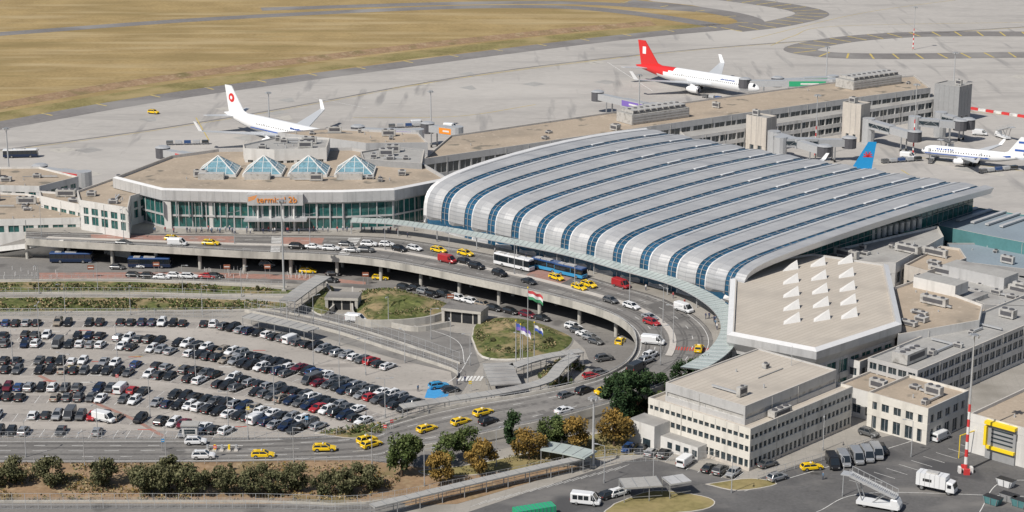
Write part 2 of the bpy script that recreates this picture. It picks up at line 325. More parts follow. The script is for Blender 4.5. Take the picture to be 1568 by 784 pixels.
for q in (I,O):
    seg=q[:ne+4] if q is I else q[13*6:ne+4]
    rail_wall(mb,seg,.3,-1.35,.55,'concrete')
    rail_wall(mb,seg,.08,.95,1.05,'galv')
    for p,t in resample(seg,2.4): mb.beam(p+Z*.5,p+Z*1.0,.07,.07,'galv')
for i in range(15*6,ne+6):
    for q in (I,O):
        a,b=q[i],q[i+1]; mb.face([Vector((a.x,a.y,.03)),Vector((b.x,b.y,.03)),b-Z*1.2*min(1,b.z/4),a-Z*1.2*min(1,a.z/4)],'concrete')
for q,off in ((I,2.2),(I,11)):
    for p,t in resample(q[:15*6],13):
        k=min(range(n),key=lambda k_:(I[k_]-p).length); dr=(O[k]-I[k]).normalized(); c=p+dr*off
        mb.cyl((c.x,c.y,.05),(c.x,c.y,4.75),.5,.5,10,'concrete')
for i in range(4,15*6,4):
    a,d=I[i],O[i]; t=(I[i+1]-a).normalized()*.12; mb.face([a-t+Z*.01,a+t+Z*.01,d+t+Z*.01,d-t+Z*.01],'dark_concrete')
def lane(f,i0,i1,dash,gap,wd,mat,dz=.02):
    q=[I[i].lerp(O[i],f)+Z*dz for i in range(i0,i1)]
    rs=resample(q,.8)
    per=int((dash+gap)/.8); on=int(dash/.8)
    for k in range(0,len(rs)-1):
        if gap==0 or k%per<on:
            (a,t),(b,t2)=rs[k],rs[k+1]; na=Vector((t.y,-t.x,0))*wd/2; nb=Vector((t2.y,-t2.x,0))*wd/2
            mb.face([a-na,a+na,b+nb,b-nb],mat)
for f in (.13,.17,.33,.37,.62,.66,.82,.86): lane(f,0,n-1,1,0,.5,'asphalt_track',.008)
lane(.06,0,n-1,1,0,.15,'paint_white'); lane(.94,0,n-1,1,0,.15,'paint_white'); lane(.25,0,n-2,3,5,.15,'paint_white'); lane(.74,0,n-2,3,5,.15,'paint_white')
q=[I[i].lerp(O[i],.48) for i in range(4,13*6)]; rail_wall(mb,q,1.6,.0,.16,'kerb_stone')
for (i0,f0,f1) in ((20,.05,.95),(27,.05,.95),(74,.52,.98)):
    for j in range(12):
        f=f0+(f1-f0)*j/12; a=I[i0].lerp(O[i0],f);b=I[i0].lerp(O[i0],f+(f1-f0)/24); c=I[i0+1].lerp(O[i0+1],f+(f1-f0)/24); d=I[i0+1].lerp(O[i0+1],f)
        mb.face([a+Z*.03,b+Z*.03,c+Z*.03,d+Z*.03],'paint_red' if i0>70 else 'paint_white')
for (i0,i1,f0,f1) in ((8,17,.52,.93),(21,25,.52,.9),(46,50,.5,.9)):
    for i in range(i0,i1):
        mb.face([I[i].lerp(O[i],f0)+Z*.012,I[i+1].lerp(O[i+1],f0)+Z*.012,I[i+1].lerp(O[i+1],f1)+Z*.012,I[i].lerp(O[i],f1)+Z*.012],'red_paving')
mb.build('elevated_road')
FO=Vector((-24.4,531,0))
pod=[O[i] for i in range(0,14*6-3,2)]+[P(1062,572,6),P(1100,565,6),P(1128,545,6),P(1140,520,6),P(1180,450,6),FO+A*60+D*40,FO+D*30,P(640,335,6),P(40,335,6)]
mb=MB(); mb.prism(pod,.03,6.13,'painted_shade','pavement')  # podium sides near-black: the deck's shade is painted onto the wall
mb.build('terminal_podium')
mb=MB()
q=[]
for i in range(5*6-3,14*6+1):
    dr=(O[i]-I[i]).normalized(); f=(i-27)/(14*6-27); q.append((O[i]+dr*(1.2+.6*f)+Z*3.9, O[i]+dr*(4.8+2.6*f*f)+Z*4.3))
for (a,b),(c,d) in zip(q[:-1],q[1:]):
    mb.face([a,c,d,b],'canopy_glass'); mb.face([a-Z*.25,b-Z*.25,d-Z*.25,c-Z*.25],'steel'); mb.face([a-Z*.25,c-Z*.25,c,a],'galv'); mb.face([b,d,d-Z*.25,b-Z*.25],'galv')
    mb.beam(a+Z*.05,b+Z*.05,.1,.1,'galv'); mb.beam(a.lerp(c,.5)+Z*.04,b.lerp(d,.5)+Z*.04,.06,.06,'steel')
for k in range(0,len(q),4):
    a,b=q[k]; m_=a.lerp(b,.4); mb.cyl(m_-Z*4.0,m_-Z*.2,.14,.14,8,'galv')
mb.build('walkway_canopy')

# ------------------------------------------------------------------ building helper
def building(mb,pts,z0,z1,wall='white_wall',roof='gravel_roof',glass='window_glass',lv=((1,2.4),),bay=3,pier=.9,par=.8,th=.3,mull=True,base=None):
    pts=ccw(pts); core=offs(pts,-th); n=len(pts)
    V=lambda p,z:Vector((p.x,p.y,z))
    zt=z1-par
    for i in range(n):
        j=(i+1)%n; mb.face([V(core[i],z0),V(core[j],z0),V(core[j],zt),V(core[i],zt)],glass)
    mb.face([V(p,zt) for p in core],roof)
    bands=[];z=z0
    for a,b in lv: bands.append((z,z0+a)); z=z0+b
    bands.append((z,z1))
    for k,(a,b) in enumerate(bands):
        if b-a<.02: continue
        wm=base if (base and k==0) else wall
        for i in range(n):
            j=(i+1)%n
            mb.face([V(pts[i],a),V(pts[j],a),V(pts[j],b),V(pts[i],b)],wm)
            mb.face([V(pts[i],b),V(pts[j],b),V(core[j],b),V(core[i],b)],'kerb_stone' if k==len(bands)-1 else wm)
            mb.face([V(core[i],a),V(core[j],a),V(pts[j],a),V(pts[i],a)],wm)
            if k==len(bands)-1: mb.face([V(core[j],zt),V(core[i],zt),V(core[i],b),V(core[j],b)],wm)
    for i in range(n):
        p,q=pts[i],pts[(i+1)%n]; Ln=(q-p).length; e=(q-p)/Ln; nn=Vector((e.y,-e.x)); k=max(1,round(Ln/bay))
        for a,b in lv:
            for m_ in range(k+1):
                w_=pier if pier>0 else .12
                dd=min(max(m_*Ln/k,w_/2+.05),Ln-w_/2-.05)
                c=p+e*dd-nn*(th/2+.03); mb.obox(c,e,w_/2,th/2-.01 if pier>0 else th/2-.06,z0+a+.003,z0+b-.003,wall if pier>0 else 'galv')
                if mull and pier>0 and m_<k and Ln/k>2:
                    c=p+e*((m_+.5)*Ln/k)-nn*(th-.05); mb.obox(c,e,.05,.07,z0+a+.003,z0+b-.003,'galv')
        for m_ in range(1,max(1,int(Ln/9))):
            c=p+e*m_*9.1+nn*.05; mb.obox(c,e,.06,.05,z0+.02,z1-.3,'hvac_metal')
def fb(C,la,ld):
    C=Vector((C.x,C.y,0)); return [C,C+D*ld,C+D*ld-A*la,C-A*la]
def inside(p,poly):
    c=False;n=len(poly)
    for i in range(n):
        a,b=poly[i],poly[i-1]
        if (a.y>p.y)!=(b.y>p.y) and p.x<(b.x-a.x)*(p.y-a.y)/(b.y-a.y)+a.x: c=not c
    return c
def hvac(mb,c,z,lx,ly,h,ax=A):
    mb.obox(c,ax,lx/2,ly/2,z+.25,z+h,'hvac_metal'); ux=Vector((ax[0],ax[1])).normalized(); uy=Vector((-ux.y,ux.x)); c=Vector((c[0],c[1]))
    for s in (-1,1):
        mb.obox(c+ux*s*lx*.38,ax,.15,ly*.45,z,z+.26,'steel')
        mb.obox(c+uy*s*(ly/2+.02),ax,lx*.38,.03,z+h*.35,z+h*.8,'hvac_dark')
    k=max(1,int(lx/1.8))
    for i in range(k):
        q=c+ux*((i+.5)/k-.5)*lx*.95; mb.cyl((q.x,q.y,z+h),(q.x,q.y,z+h+.25),min(.65,ly*.35),min(.65,ly*.35),10,'hvac_dark')
def clutter(mb,poly,z,n_,seed=1,mx_=5,ax=A,duct=True):
    r=random.Random(seed); poly=ccw(poly); inn=offs(poly,-2.2); xs=[p.x for p in poly]; ys=[p.y for p in poly]; k=0; tr=0; pos=[]
    while k<n_ and tr<n_*30:
        tr+=1; p=Vector((r.uniform(min(xs),max(xs)),r.uniform(min(ys),max(ys))))
        lx=r.uniform(1.0,mx_*.8) if k%4 else mx_*1.3
        if not inside(p,inn) or any((p-q).length<lx/2+s/2+1 for q,s in pos): continue
        hvac(mb,p,z,lx,r.uniform(.9,2.2),r.uniform(.7,1.5) if k%4 else 2.2,ax); pos.append((p,lx)); k+=1
        if duct and r.random()<.6:
            d=Vector((ax[0],ax[1]))*(1 if r.random()<.5 else -1) if r.random()<.5 else Vector((-ax[1],ax[0])); q=p+d*r.uniform(3,9)
            if inside(q,inn): mb.beam((p.x,p.y,z+.5),(q.x,q.y,z+.5),.45,.35,'galv')
    for i in range(n_*3):
        p=Vector((r.uniform(min(xs),max(xs)),r.uniform(min(ys),max(ys))))
        if inside(p,inn): mb.cyl((p.x,p.y,z),(p.x,p.y,z+r.uniform(.4,.9)),.18,.18,6,'galv')
    for i in range(3):
        p=Vector((r.uniform(min(xs),max(xs)),r.uniform(min(ys),max(ys)))); q=p+Vector((ax[0],ax[1]))*r.uniform(6,14)
        if inside(p,inn) and inside(q,inn): mb.beam((p.x,p.y,z+.15),(q.x,q.y,z+.15),.15,.2,'steel')

# ------------------------------------------------------------------ hall with ribbed vault roof
W_=112.0; NB=12; bw=W_/NB
prof=[(0,6.1),(-.1,8),(-.15,10),(-.05,12),(.15,13.5),(.6,15),(1.4,16.4),(2.8,17.6),(5,18.6),(8,19.4),(12,20.1),(18,20.8),(26,21.4),(36,21.9),(48,22.25),(60,22.3),(72,22.1),(84,21.6),(100,20.5)]
def rp(t,k,off=0):
    r,z=prof[k]; r0,z0=prof[max(k-1,0)]; r1,z1=prof[min(k+1,len(prof)-1)]
    tx,tz=r1-r0,z1-z0; Ln=math.hypot(tx,tz); nx,nz=-tz/Ln,tx/Ln
    if nz<0: nx,nz=-nx,-nz
    if k==0: nx,nz=-1,0
    r_=r+nx*off; tt=max(0,min(1,t/W_)); 
    re=98+20*tt
    if r_>10: r_=10+(r_-10)*(re-10)/90
    z_=z; q=(z_-6)/16
    z_=6+(z_-6)*(1-.29*math.sin(math.pi/2*tt)*q)+nz*off
    return FO+A*t+D*r_+Z*z_
mb=MB(); K=len(prof)
NT=24
for i in range(NT):
    t0,t1=W_*i/NT,W_*(i+1)/NT
    for k in range(K-1): mb.face([rp(t0,k),rp(t1,k),rp(t1,k+1),rp(t0,k+1)],'roof_glass')
glz=mb.build('hall_roof_glazing')
mb=MB()
for b_ in range(NB):
    for k in range(K-1):
        def wd(k): return 6.3+.5*min(1.0,max(0,(prof[k][0]-6)/30))
        w0,w1=wd(k),wd(k+1); t0=b_*bw-.2
        o1,o2=.36,.26
        a,b=rp(t0,k,o1),rp(t0,k+1,o1); c,d=rp(t0+w0,k,o2),rp(t0+w1,k+1,o2)
        ae,be=rp(t0+.3,k,o1),rp(t0+.3,k+1,o1)
        m0,m1=rp(t0+w0*.5,k,.66),rp(t0+w1*.5,k+1,.66)
        mb.face([a,ae,be,b],'shell_edge'); mb.face([ae,m0,m1,be],'shell_metal'); mb.face([m0,c,d,m1],'shell_metal')  # white strip paints a highlight along each shell's left edge
        mb.face([rp(t0,k,-.1),a,b,rp(t0,k+1,-.1)],'shell_edge'); mb.face([c,rp(t0+w0,k,-.1),rp(t0+w1,k+1,-.1),d],'steel')
        a2,b2=rp(t0+w0+1.3,k,.16),rp(t0+w1+1.3,k+1,.16); mb.beam(a2,b2,.14,.14,'galv')
        if k>9: a2,b2=rp(t0+w0*.25,k,.56),rp(t0+w1*.25,k+1,.56); mb.beam(a2,b2,.12,.12,'steel')
    k=K-1; t0=b_*bw-.2; mb.face([rp(t0,k,.3),rp(t0+6.8,k,.3),rp(t0+6.8,k,-1.0),rp(t0,k,-1.0)],'shell_edge')
    for kk in (K-2,K-4):
        p0=rp(t0+7.1,kk,.3); p1=rp(t0+7.1,kk+1,.3); mb.beam(p0.lerp(p1,.3),p0.lerp(p1,.75),.8,.3,'shell_edge')
    for k in range(1,K-1):
        for f in ((0,.33,.66) if k>10 else (0,)):
            a=rp(b_*bw+6.2,k,.08).lerp(rp(b_*bw+6.2,k+1,.08),f); c=rp(b_*bw+bw-.1,k,.08).lerp(rp(b_*bw+bw-.1,k+1,.08),f); mb.beam(a,c,.12,.1,'steel')
for k in range(K-1):
    for (ta,tb,oa,ob) in ((W_-.3,W_+2.6,.75,-1.5),(-.9,-.2,.7,-.7)):
        a,b,c,d=rp(ta,k,oa),rp(tb,k,oa-.35),rp(tb,k+1,oa-.35),rp(ta,k+1,oa)
        mb.face([a,b,c,d],'shell_metal' if ta>0 else 'shell_edge'); e,f=rp(tb-(.8 if ta>0 else 0),k,ob),rp(tb-(.8 if ta>0 else 0),k+1,ob); 
        mb.face([b,e,f,c],'shell_edge'); mb.face([rp(ta-(3 if ta>0 else 0),k,-.7),rp(ta-(3 if ta>0 else 0),k+1,-.7),f,e],'silver_panel'); mb.face([a,d,rp(ta,k+1,-.7),rp(ta,k,-.7)],'shell_edge')
shell=mb.build('hall_roof_shells',merge=False)
mb=MB()
for t in (W_-3.5,1.0):
    for k in range(2,K-1):
        a,b=rp(t,k,-.4),rp(t,k+1,-.4); mb.face([(a.x,a.y,0),(b.x,b.y,0),b,a],'facade_glass')
    for k in range(3,K-1):
        L_=(rp(t,k+1)-rp(t,k)).length; m_=max(1,int(L_/2.6))
        for j in range(m_):
            a=rp(t,k,-.5).lerp(rp(t,k+1,-.5),j/m_); s_=1 if t>50 else -1
            c=a+A*s_*.08; mb.beam((c.x,c.y,0),(c.x,c.y,a.z-.1),.1,.1,'steel')
    for zz in (9,12,15):
        for k in range(4,K-1):
            a,b=rp(t,k,-.5),rp(t,k+1,-.5); s_=1 if t>50 else -1
            if a.z>zz+.6 and b.z>zz+.6: mb.beam((a.x+A.x*s_*.1,a.y+A.y*s_*.1,zz),(b.x+A.x*s_*.1,b.y+A.y*s_*.1,zz),.12,.14,'steel')
a,b=rp(1,K-2,-.5),rp(W_-3.5,K-2,-.5); mb.face([(a.x,a.y,0),(b.x,b.y,0),b,a],'facade_glass')
walls=mb.build('hall_end_walls')
e=bpy.data.objects.new('vaulted_terminal_hall',None); sc.collection.objects.link(e)
for o in (glz,shell,walls): o.parent=e

# ------------------------------------------------------------------ terminal 2b block
tp=[P(u,v,18) for u,v in [(178,270),(250,288),(400,291.5),(525,291),(602,288),(684,272),(640,246),(540,226),(335,228),(262,238)]]
mb=MB(); building(mb,tp,6.13,18,wall='silver_panel',roof='gravel_roof',glass='facade_glass',lv=((.5,3.6),(4.1,7.9)),bay=4.2,pier=.3,par=.9)
oo=offs(tp,.9); ii=offs(tp,.003)
for i in range(len(oo)):
    j=(i+1)%len(oo); v=lambda p,z:Vector((p.x,p.y,z))
    mb.face([v(oo[i],14.6),v(oo[j],14.6),v(oo[j],17.6),v(oo[i],17.6)],'silver_panel'); mb.face([v(oo[i],17.6),v(oo[j],17.6),v(ii[j],18.02),v(ii[i],18.02)],'shell_edge'); mb.face([v(ii[i],14.4),v(ii[j],14.4),v(oo[j],14.6),v(oo[i],14.6)],'silver_panel')
    e1=Vector((oo[j]-oo[i])).normalized(); n1=Vector((e1.y,-e1.x)); Ln=(oo[j]-oo[i]).length
    for m_ in range(int(Ln/2.4)): c=oo[i]+e1*(m_+.5)*2.4; mb.obox(c,e1,.03,.02,14.62,17.58,'steel')
def front(f): return P(250,288,18).lerp(P(525,289.8,18),f)
for f,wd_ in ((.30,5),(.49,2),(.76,3.4),(.02,2),(.985,2)):
    c=front(f); mb.obox((c.x,c.y-.35),(1,0),wd_/2,.3,6.13,14.35,'white_wall')
for f in (.53,.6,.67,.73):
    c=front(f); mb.cyl((c.x,c.y-2.6,6.13),(c.x,c.y-2.6,14.0),.35,.35,10,'white_wall')
c=front(.63); mb.obox((c.x,c.y-2),(1,0),8,1.8,14.0,17.2,'silver_panel'); mb.obox((c.x,c.y-3),(1,0),9,2.4,9.6,10,'galv')
for f in [x/14 for x in range(15)]:
    c=front(f); mb.obox((c.x,c.y-1.2),(1,0),.12,.35,9.7,14.3,'galv')
clutter(mb,[P(u,v,17) for u,v in [(200,268),(300,283),(580,284),(660,268),(600,262),(300,262)]],17.1,6,3,3,(1,0,0))
for u in (333,403,472,543):
    c=P(u,268,17.1); s=5.6; c=c+Vector((0,3,0))
    mb.obox(c,(1,0),s+.3,s+.3,17.1,17.9,'white_wall'); ap=Vector((c.x,c.y,22.4))
    q=[Vector((c.x+x*s,c.y+y*s,17.95)) for x,y in ((-1,-1),(1,-1),(1,1),(-1,1))]
    for i in range(4):
        a,b=q[i],q[(i+1)%4]; mb.face([a,b,ap],'skylight_glass'); mb.beam(a,ap,.28,.28,'vent_white')
        for k in (.25,.5,.75): 
            mb.beam(a.lerp(b,k),ap.lerp(a.lerp(b,k),.02) if k==.5 else (a.lerp(ap,1-abs(k-.5)*2) if k<.5 else b.lerp(ap,1-abs(k-.5)*2)),.12,.12,'vent_white')
        for k in (.33,.66): mb.beam(a.lerp(ap,k),b.lerp(ap,k),.12,.12,'vent_white')
    mb.obox((c.x-1,c.y-s-2.4),(1,0),3.8,1.3,17.1,18.9,'hvac_metal')
mb.build('terminal_building')
tx=bpy.data.curves.new('terminal_sign','FONT'); tx.body='terminal 2b'; tx.size=2.5; tx.extrude=.08; tx.align_x='CENTER'
to=bpy.data.objects.new('terminal_sign',tx); sc.collection.objects.link(to); c=front(.64); to.location=(c.x,c.y-3.95,14.9); to.rotation_euler=(math.pi/2,0,0); tx.materials.append(M['ad_orange'])
mb=MB()
c=front(.505); 
for k in range(3): mb.beam((c.x-1.2,c.y-3.95,15.3+k*.45),(c.x+.8+k*.3,c.y-3.95,16.0+k*.45),.08,.28,'ad_orange')
mb.build('airport_logo_sign')
mb=MB()
for (pts,z0,z1,wl,rf) in [([(372,221),(425,209),(505,211),(500,226),(420,229),(374,227)],6,21.5,'white_wall','grey_roof'),([(552,232),(600,224),(650,229),(646,250),(600,247),(556,243)],6,19,'grey_wall','grey_roof'),
    ([(425,203),(500,196),(640,203),(655,218),(560,219),(500,211)],0,16,'silver_panel','gravel_roof')]:
    pp=[P(u,v,z1) for u,v in pts]; building(mb,pp,z0,z1,wall=wl,roof=rf,lv=((z1-z0-5,z1-z0-3.6),),bay=3,pier=1,par=.5); clutter(mb,pp,z1-.5,5,int(pts[0][0]),3.5,(1,0,0))
mb.build('plant_block')
mb=MB()
for (pts,z0,z1,wl,rf,lv) in [([(122,306),(196,318),(200,300),(250,285),(180,270),(118,292)],0,15,'white_wall','gravel_roof',((8,10.5),(11,13))),
    ([(60,292),(120,296),(190,312),(130,315),(62,300)],0,12,'white_wall','gravel_roof',((7,9.5),)),
    ([(-60,337),(122,333),(150,318),(40,296),(-60,292)],0,9,'white_wall','gravel_roof',((5,7),)),
    ([(-60,282),(60,285),(120,270),(60,255),(-60,256)],0,10,'white_wall','gravel_roof',((3,5),(6,8)))]:
    pp=[P(u,v,z1) for u,v in pts]; building(mb,pp,z0,z1,wall=wl,roof=rf,lv=lv,bay=4,pier=1.2,par=.6,glass='facade_glass'); clutter(mb,pp,z1-.6,5,int(pts[1][0]),4.5,(1,0,0))
mb.build('pier_wing')
mb=MB(); q=[P(-20,385,.2),P(98,372,6),P(98,357,6),P(-20,372,.2)]
a=[P(-20,392,.1),P(98,392,.1),P(98,372,6)]
mb.face([a[0],a[1],a[2]],'white_wall'); mb.face(q,'asphalt'); rail_wall(mb,[q[0],q[1]],.3,-.4,1.0,'white_wall')
mb.build('ramp_wall')

# ------------------------------------------------------------------ long pier
mb=MB(); z1=11.5
pp=[P(u,v,z1) for u,v in [(648,243),(740,230),(900,207),(1060,184),(1290,152),(1425,134),(1400,115),(1270,126),(960,168),(690,207)]]
building(mb,pp,0,z1,wall='silver_panel',roof='gravel_roof',glass='window_glass',lv=((1.5,4.2),(6,9.3)),bay=5,pier=.6,par=.6)
clutter(mb,pp,z1-.6,6,5,2.5,A,False)
pp=[P(u,v,8) for u,v in [(1040,199),(1290,162),(1430,143),(1440,150),(1300,172),(1050,210)]]
building(mb,pp,0,8,wall='white_wall',roof='grey_roof',lv=((1,3),(4.5,6.8)),bay=4,pier=.5,par=.4)
for (u,v,lx,ly,h) in [(1000,176,26,9,3.0),(1330,124,26,10,2.8)]:
    c=P(u,v+4,z1); ax=(P(1200,150,0)-P(1000,178,0)).normalized(); ay=Vector((-ax.y,ax.x,0))
    mb.obox(c,ax,lx/2,ly/2,z1-.5,z1+h,'hvac_metal','grey_roof')
    for k in range(3): mb.obox(c-ay*(ly/2+.06),ax,lx/2-.3,.05,z1+.2+k*.9,z1+.65+k*.9,'silver_panel')
    for s in range(-4,5): hvac(mb,(c.x+ax.x*s*2.7,c.y+ax.y*s*2.7),z1+h,2.2,ly*.8,1.3,ax)
mb.build('boarding_pier')
def tower(u,v,z1,la,ld,wl='beige_wall'):
    mb=MB(); C=P(u,v,0); pp=fb(C,la,ld); building(mb,pp,0,z1,wall=wl,roof='grey_roof',lv=((.02,2.6),),bay=4,pier=1.8,par=.4); clutter(mb,pp,z1-.4,1,int(u),2)
    for k in range(1,int(la/2.2)): c=C-A*k*2.2-D*.03; mb.obox(c,A,.04,.04,2.7,z1-.1,'grey_wall')
    for k in range(1,int(ld/2.2)): c=C+D*k*2.2+A*.03; mb.obox(c,D,.04,.04,2.7,z1-.1,'grey_wall')
    mb.build('gate_tower')
tower(1172,236,13,9,6); tower(1316,218,14,8,6); tower(1466,190,14.5,11,9,'grey_wall')
def jetway(u0,v0,u1,v1,z0=6,z1=5,wall='galv',ad=None):
    mb=MB(); a=P(u0,v0,z0);b=P(u1,v1,z1); w=3.2;h=3.0; ax=(b-a).normalized(); m1=a.lerp(b,.52)
    mb.beam(a+Z*h/2,m1+Z*h/2,w,h,wall); mb.beam(m1+Z*(h/2+.02),b+Z*(h/2+.02),w-.5,h-.5,wall)
    sdv=ax.cross(Z).normalized()
    Ln=(m1-a).length; k=max(3,int(Ln/2.2))
    for s in (-1,1):
        off=sdv*s*(w/2+.06)
        if ad: mb.beam(a.lerp(m1,.15)+off+Z*h/2,a.lerp(m1,.95)+off+Z*h/2,.06,h*.7,ad); mb.beam(a.lerp(m1,.3)+off*1.03+Z*h/2,a.lerp(m1,.7)+off*1.03+Z*h/2,.06,h*.2,'vent_white')
        else:
            for i in range(k):
                p=a.lerp(m1,i/k)+off; q=a.lerp(m1,(i+1)/k)+off
                mb.beam(p+Z*(.6 if i%2 else 2.4),q+Z*(2.4 if i%2 else .6),.1,.14,'steel'); 
            mb.beam(a.lerp(m1,.02)+off*1.001+Z*1.5,m1+off*1.001+Z*1.5,.03,1.3,'window_glass')
    mb.cyl((b.x,b.y,z1-.3),(b.x,b.y,z1+3.3),2.5,2.5,12,'hvac_dark'); mb.cyl((b.x,b.y,z1+3.3),(b.x,b.y,z1+3.8),2.7,1.6,12,'galv')
    mb.cyl((a.x,a.y,0),(a.x,a.y,z0+h+.4),2.3,2.3,12,'galv')
    c=a.lerp(b,.78); 
    for s in (-1,1):
        q=c+sdv*s*1.4; mb.cyl((q.x,q.y,.9),(q.x,q.y,c.z+.2),.25,.25,8,'steel'); mb.cyl((q.x-.3,q.y,.55),(q.x+.3,q.y,.55),.55,.55,12,'tyre')
    mb.beam((c.x-sdv.x*1.6,c.y-sdv.y*1.6,1.0),(c.x+sdv.x*1.6,c.y+sdv.y*1.6,1.0),.4,.4,'steel')
    mb.build('jet_bridge')
jetway(1185,215,1262,238); jetway(1195,224,1300,225); jetway(1330,195,1400,215); jetway(1400,192,1470,198); jetway(1440,185,1482,196)
jetway(1275,128,1190,131,ad='ad_green'); jetway(1275,133,1140,133,ad='ad_green'); jetway(1000,172,915,153,ad='ad_purple'); jetway(640,212,548,207,ad='ad_purple'); jetway(700,208,655,202,ad='ad_orange'); jetway(130,278,62,268,ad='ad_red'); jetway(300,250,250,240,ad='ad_red')

# ------------------------------------------------------------------ annex with triangular roof lights
mb=MB(); z1=13.5
pp=[P(u,v,z1) for u,v in [(1127,414),(1175,398),(1245,388),(1353,404),(1372,492),(1248,532),(1122,508)]]
building(mb,pp,0,z1,wall='silver_panel',roof='pale_roof',lv=((1,4),(5.5,8.5)),bay=4,pier=1,par=.5,glass='facade_glass')
oo=offs(pp,1.3); ii=offs(pp,.003)
for i in range(len(oo)):
    j=(i+1)%len(oo); v=lambda p,z:Vector((p.x,p.y,z))
    mb.face([v(ii[i],9.2),v(ii[j],9.2),v(oo[j],11.2),v(oo[i],11.2)],'silver_panel'); mb.face([v(oo[i],11.2),v(oo[j],11.2),v(oo[j],13),v(oo[i],13)],'silver_panel'); mb.face([v(oo[i],13),v(oo[j],13),v(ii[j],13.52),v(ii[i],13.52)],'shell_edge')
for cx,(u0,v0,u1,v1) in enumerate([(1210,407,1212,488),(1252,401,1258,484),(1294,397,1300,480)]):
    for r_ in range(5):
        f=r_/4; c=P(u0+(u1-u0)*f,v0+(v1-v0)*f+6,z1-.5)
        a_=c+Vector((-2.1,-1.6,0)); b_=c+Vector((2.2,.6,0)); d_=c+Vector((1.9,3.4,0)); t=c+Vector((2.0,2.2,2.0)); e_=c+Vector((-1.6,1.2,0))
        mb.face([a_,b_,t],'vent_white'); mb.face([b_,d_,t],'hvac_dark'); mb.face([d_,e_,t],'vent_white'); mb.face([e_,a_,t],'vent_white')  # right face near-black: the dormer's shadow is put into its colour
mb.build('check_in_annex')
mb=MB()
spec=[([(1160,405),(1230,392),(1436,345),(1445,362),(1372,402),(1300,402),(1245,390)],0,11,'white_wall','grey_roof',((5,8),),6),
 ([(1368,440),(1402,428),(1505,466),(1500,490),(1375,512)],0,11,'white_wall','gravel_roof',((4,7),),4),
 ([(1400,420),(1450,403),(1600,432),(1600,470),(1508,466)],0,9,'grey_wall','grey_roof',((3,6),),6),
 ([(1385,405),(1440,376),(1470,380),(1480,395),(1420,415)],0,10,'beige_wall','gravel_roof',((3,6),),2)]
for pts,z0,z1,wl,rf,lv,nc in spec:
    p2=[P(u,v,z1) for u,v in pts]; building(mb,p2,z0,z1,wall=wl,roof=rf,lv=lv,bay=4,pier=1,par=.6); clutter(mb,p2,z1-.6,nc,int(pts[0][0]),5.5)
for i in range(9):
    c=P(1335+i*9,363-i*2.2,11); mb.cyl((c.x,c.y,10.4),(c.x,c.y,13.2),.8,.8,12,'galv'); mb.cyl((c.x,c.y,13.2),(c.x,c.y,13.6),1.0,.5,12,'galv')
c=P(1440,440,11); mb.obox(c,A,6,3,10.4,13.2,'white_wall','grey_roof'); c=P(1500,425,9); mb.obox(c,A,9,3.5,8.4,11.4,'silver_panel','grey_roof')
mb.build('terminal_annex')
mb=MB()
pp=[P(u,v,9) for u,v in [(1437,345),(1437,326),(1500,318),(1640,340),(1640,385),(1520,362)]]
building(mb,pp,0,9,wall='teal_wall',roof='bluegrey_roof',lv=((2,5),),bay=5,pier=2,par=.4); 
for i in range(5):
    a=P(1445+i*22,335+i*3,9); 
    mb.beam(a+Z*.1,a+D*18+Z*.1,1.2,.5,'silver_panel')
pp=[P(u,v,6) for u,v in [(1450,398),(1450,372),(1520,372),(1640,395),(1640,420)]]; building(mb,pp,0,6,wall='grey_wall',roof='bluegrey_roof',lv=((2,4),),bay=5,pier=1.5,par=.4); clutter(mb,pp,5.6,3,9,3)
mb.build('cargo_hall')
C=P(1147,722,0); 
mb=MB(); pp=fb(C,27,36); building(mb,pp,0,9.2,wall='cream_wall',roof='pale_roof',lv=((.7,2.4),(4.0,5.3),(6.7,7.7)),bay=1.5,pier=.38,par=.6,mull=False,base='beige_wall')
for k in range(1,12): 
    if k<9: mb.obox(C-A*k*3-D*.02,A,.03,.03,7.8,9.1,'grey_wall')
    mb.obox(C+D*k*3+A*.02,D,.03,.03,7.8,9.1,'grey_wall')
building(mb,[Vector((p.x,p.y)) for p in fb(C-A*3+D*2,21,32)],8.6,12.8,wall='silver_panel',roof='pale_roof',lv=((1.2,2.2),),bay=40,pier=.4,par=.3,glass='hvac_metal')
hvac(mb,C-A*1.6+D*12,8.6,6,1.8,1.6,D); hvac(mb,C-A*25+D*8,8.6,5,2,1.4,D)
base_=C-A*21; mb.prism([base_-D*.01,base_-A*7-D*.01,base_-A*7-D*5,base_-D*5],0,5.5,'white_wall','grey_roof'); mb.prism([base_+A*10-D*.01,base_+A*.01-D*.01,base_+A*.01-D*3,base_+A*10-D*3],0,3,'white_wall','grey_roof')
mb.prism([base_-A*1-D*5.01,base_-A*3-D*5.01,base_-A*3-D*5.1,base_-A*1-D*5.1],0.1,2.3,'window_glass'); 
for k in range(4): q=base_+A*(2+k*2.2)-D*3.01; mb.prism([q,q+A*1.2,q+A*1.2-D*.08,q-D*.08],.9,2.2,'window_glass')
mb.cyl(C+D*30-A*12+Z*12,C+D*30-A*12+Z*17,.08,.05,6,'galv')
clutter(mb,[Vector((p.x,p.y)) for p in fb(C-A*4+D*3,19,30)],12.5,2,4,2,D)
mb.build('office_building')
mb=MB(); C2=P(1418,682,0); pp=fb(C2,15,16); building(mb,pp,0,8.2,wall='cream_wall',roof='gravel_roof',lv=((.3,3.2),(4.6,6.4)),bay=3,pier=1.2,par=.6); clutter(mb,pp,7.6,3,8,3)
pp=fb(C2-A*15.4+D*4,10,26); building(mb,pp,0,6.5,wall='white_wall',roof='gravel_roof',lv=((1,3),),bay=3,pier=1.2,par=.5); clutter(mb,pp,6,3,18,3)
mb.build('workshop_building')
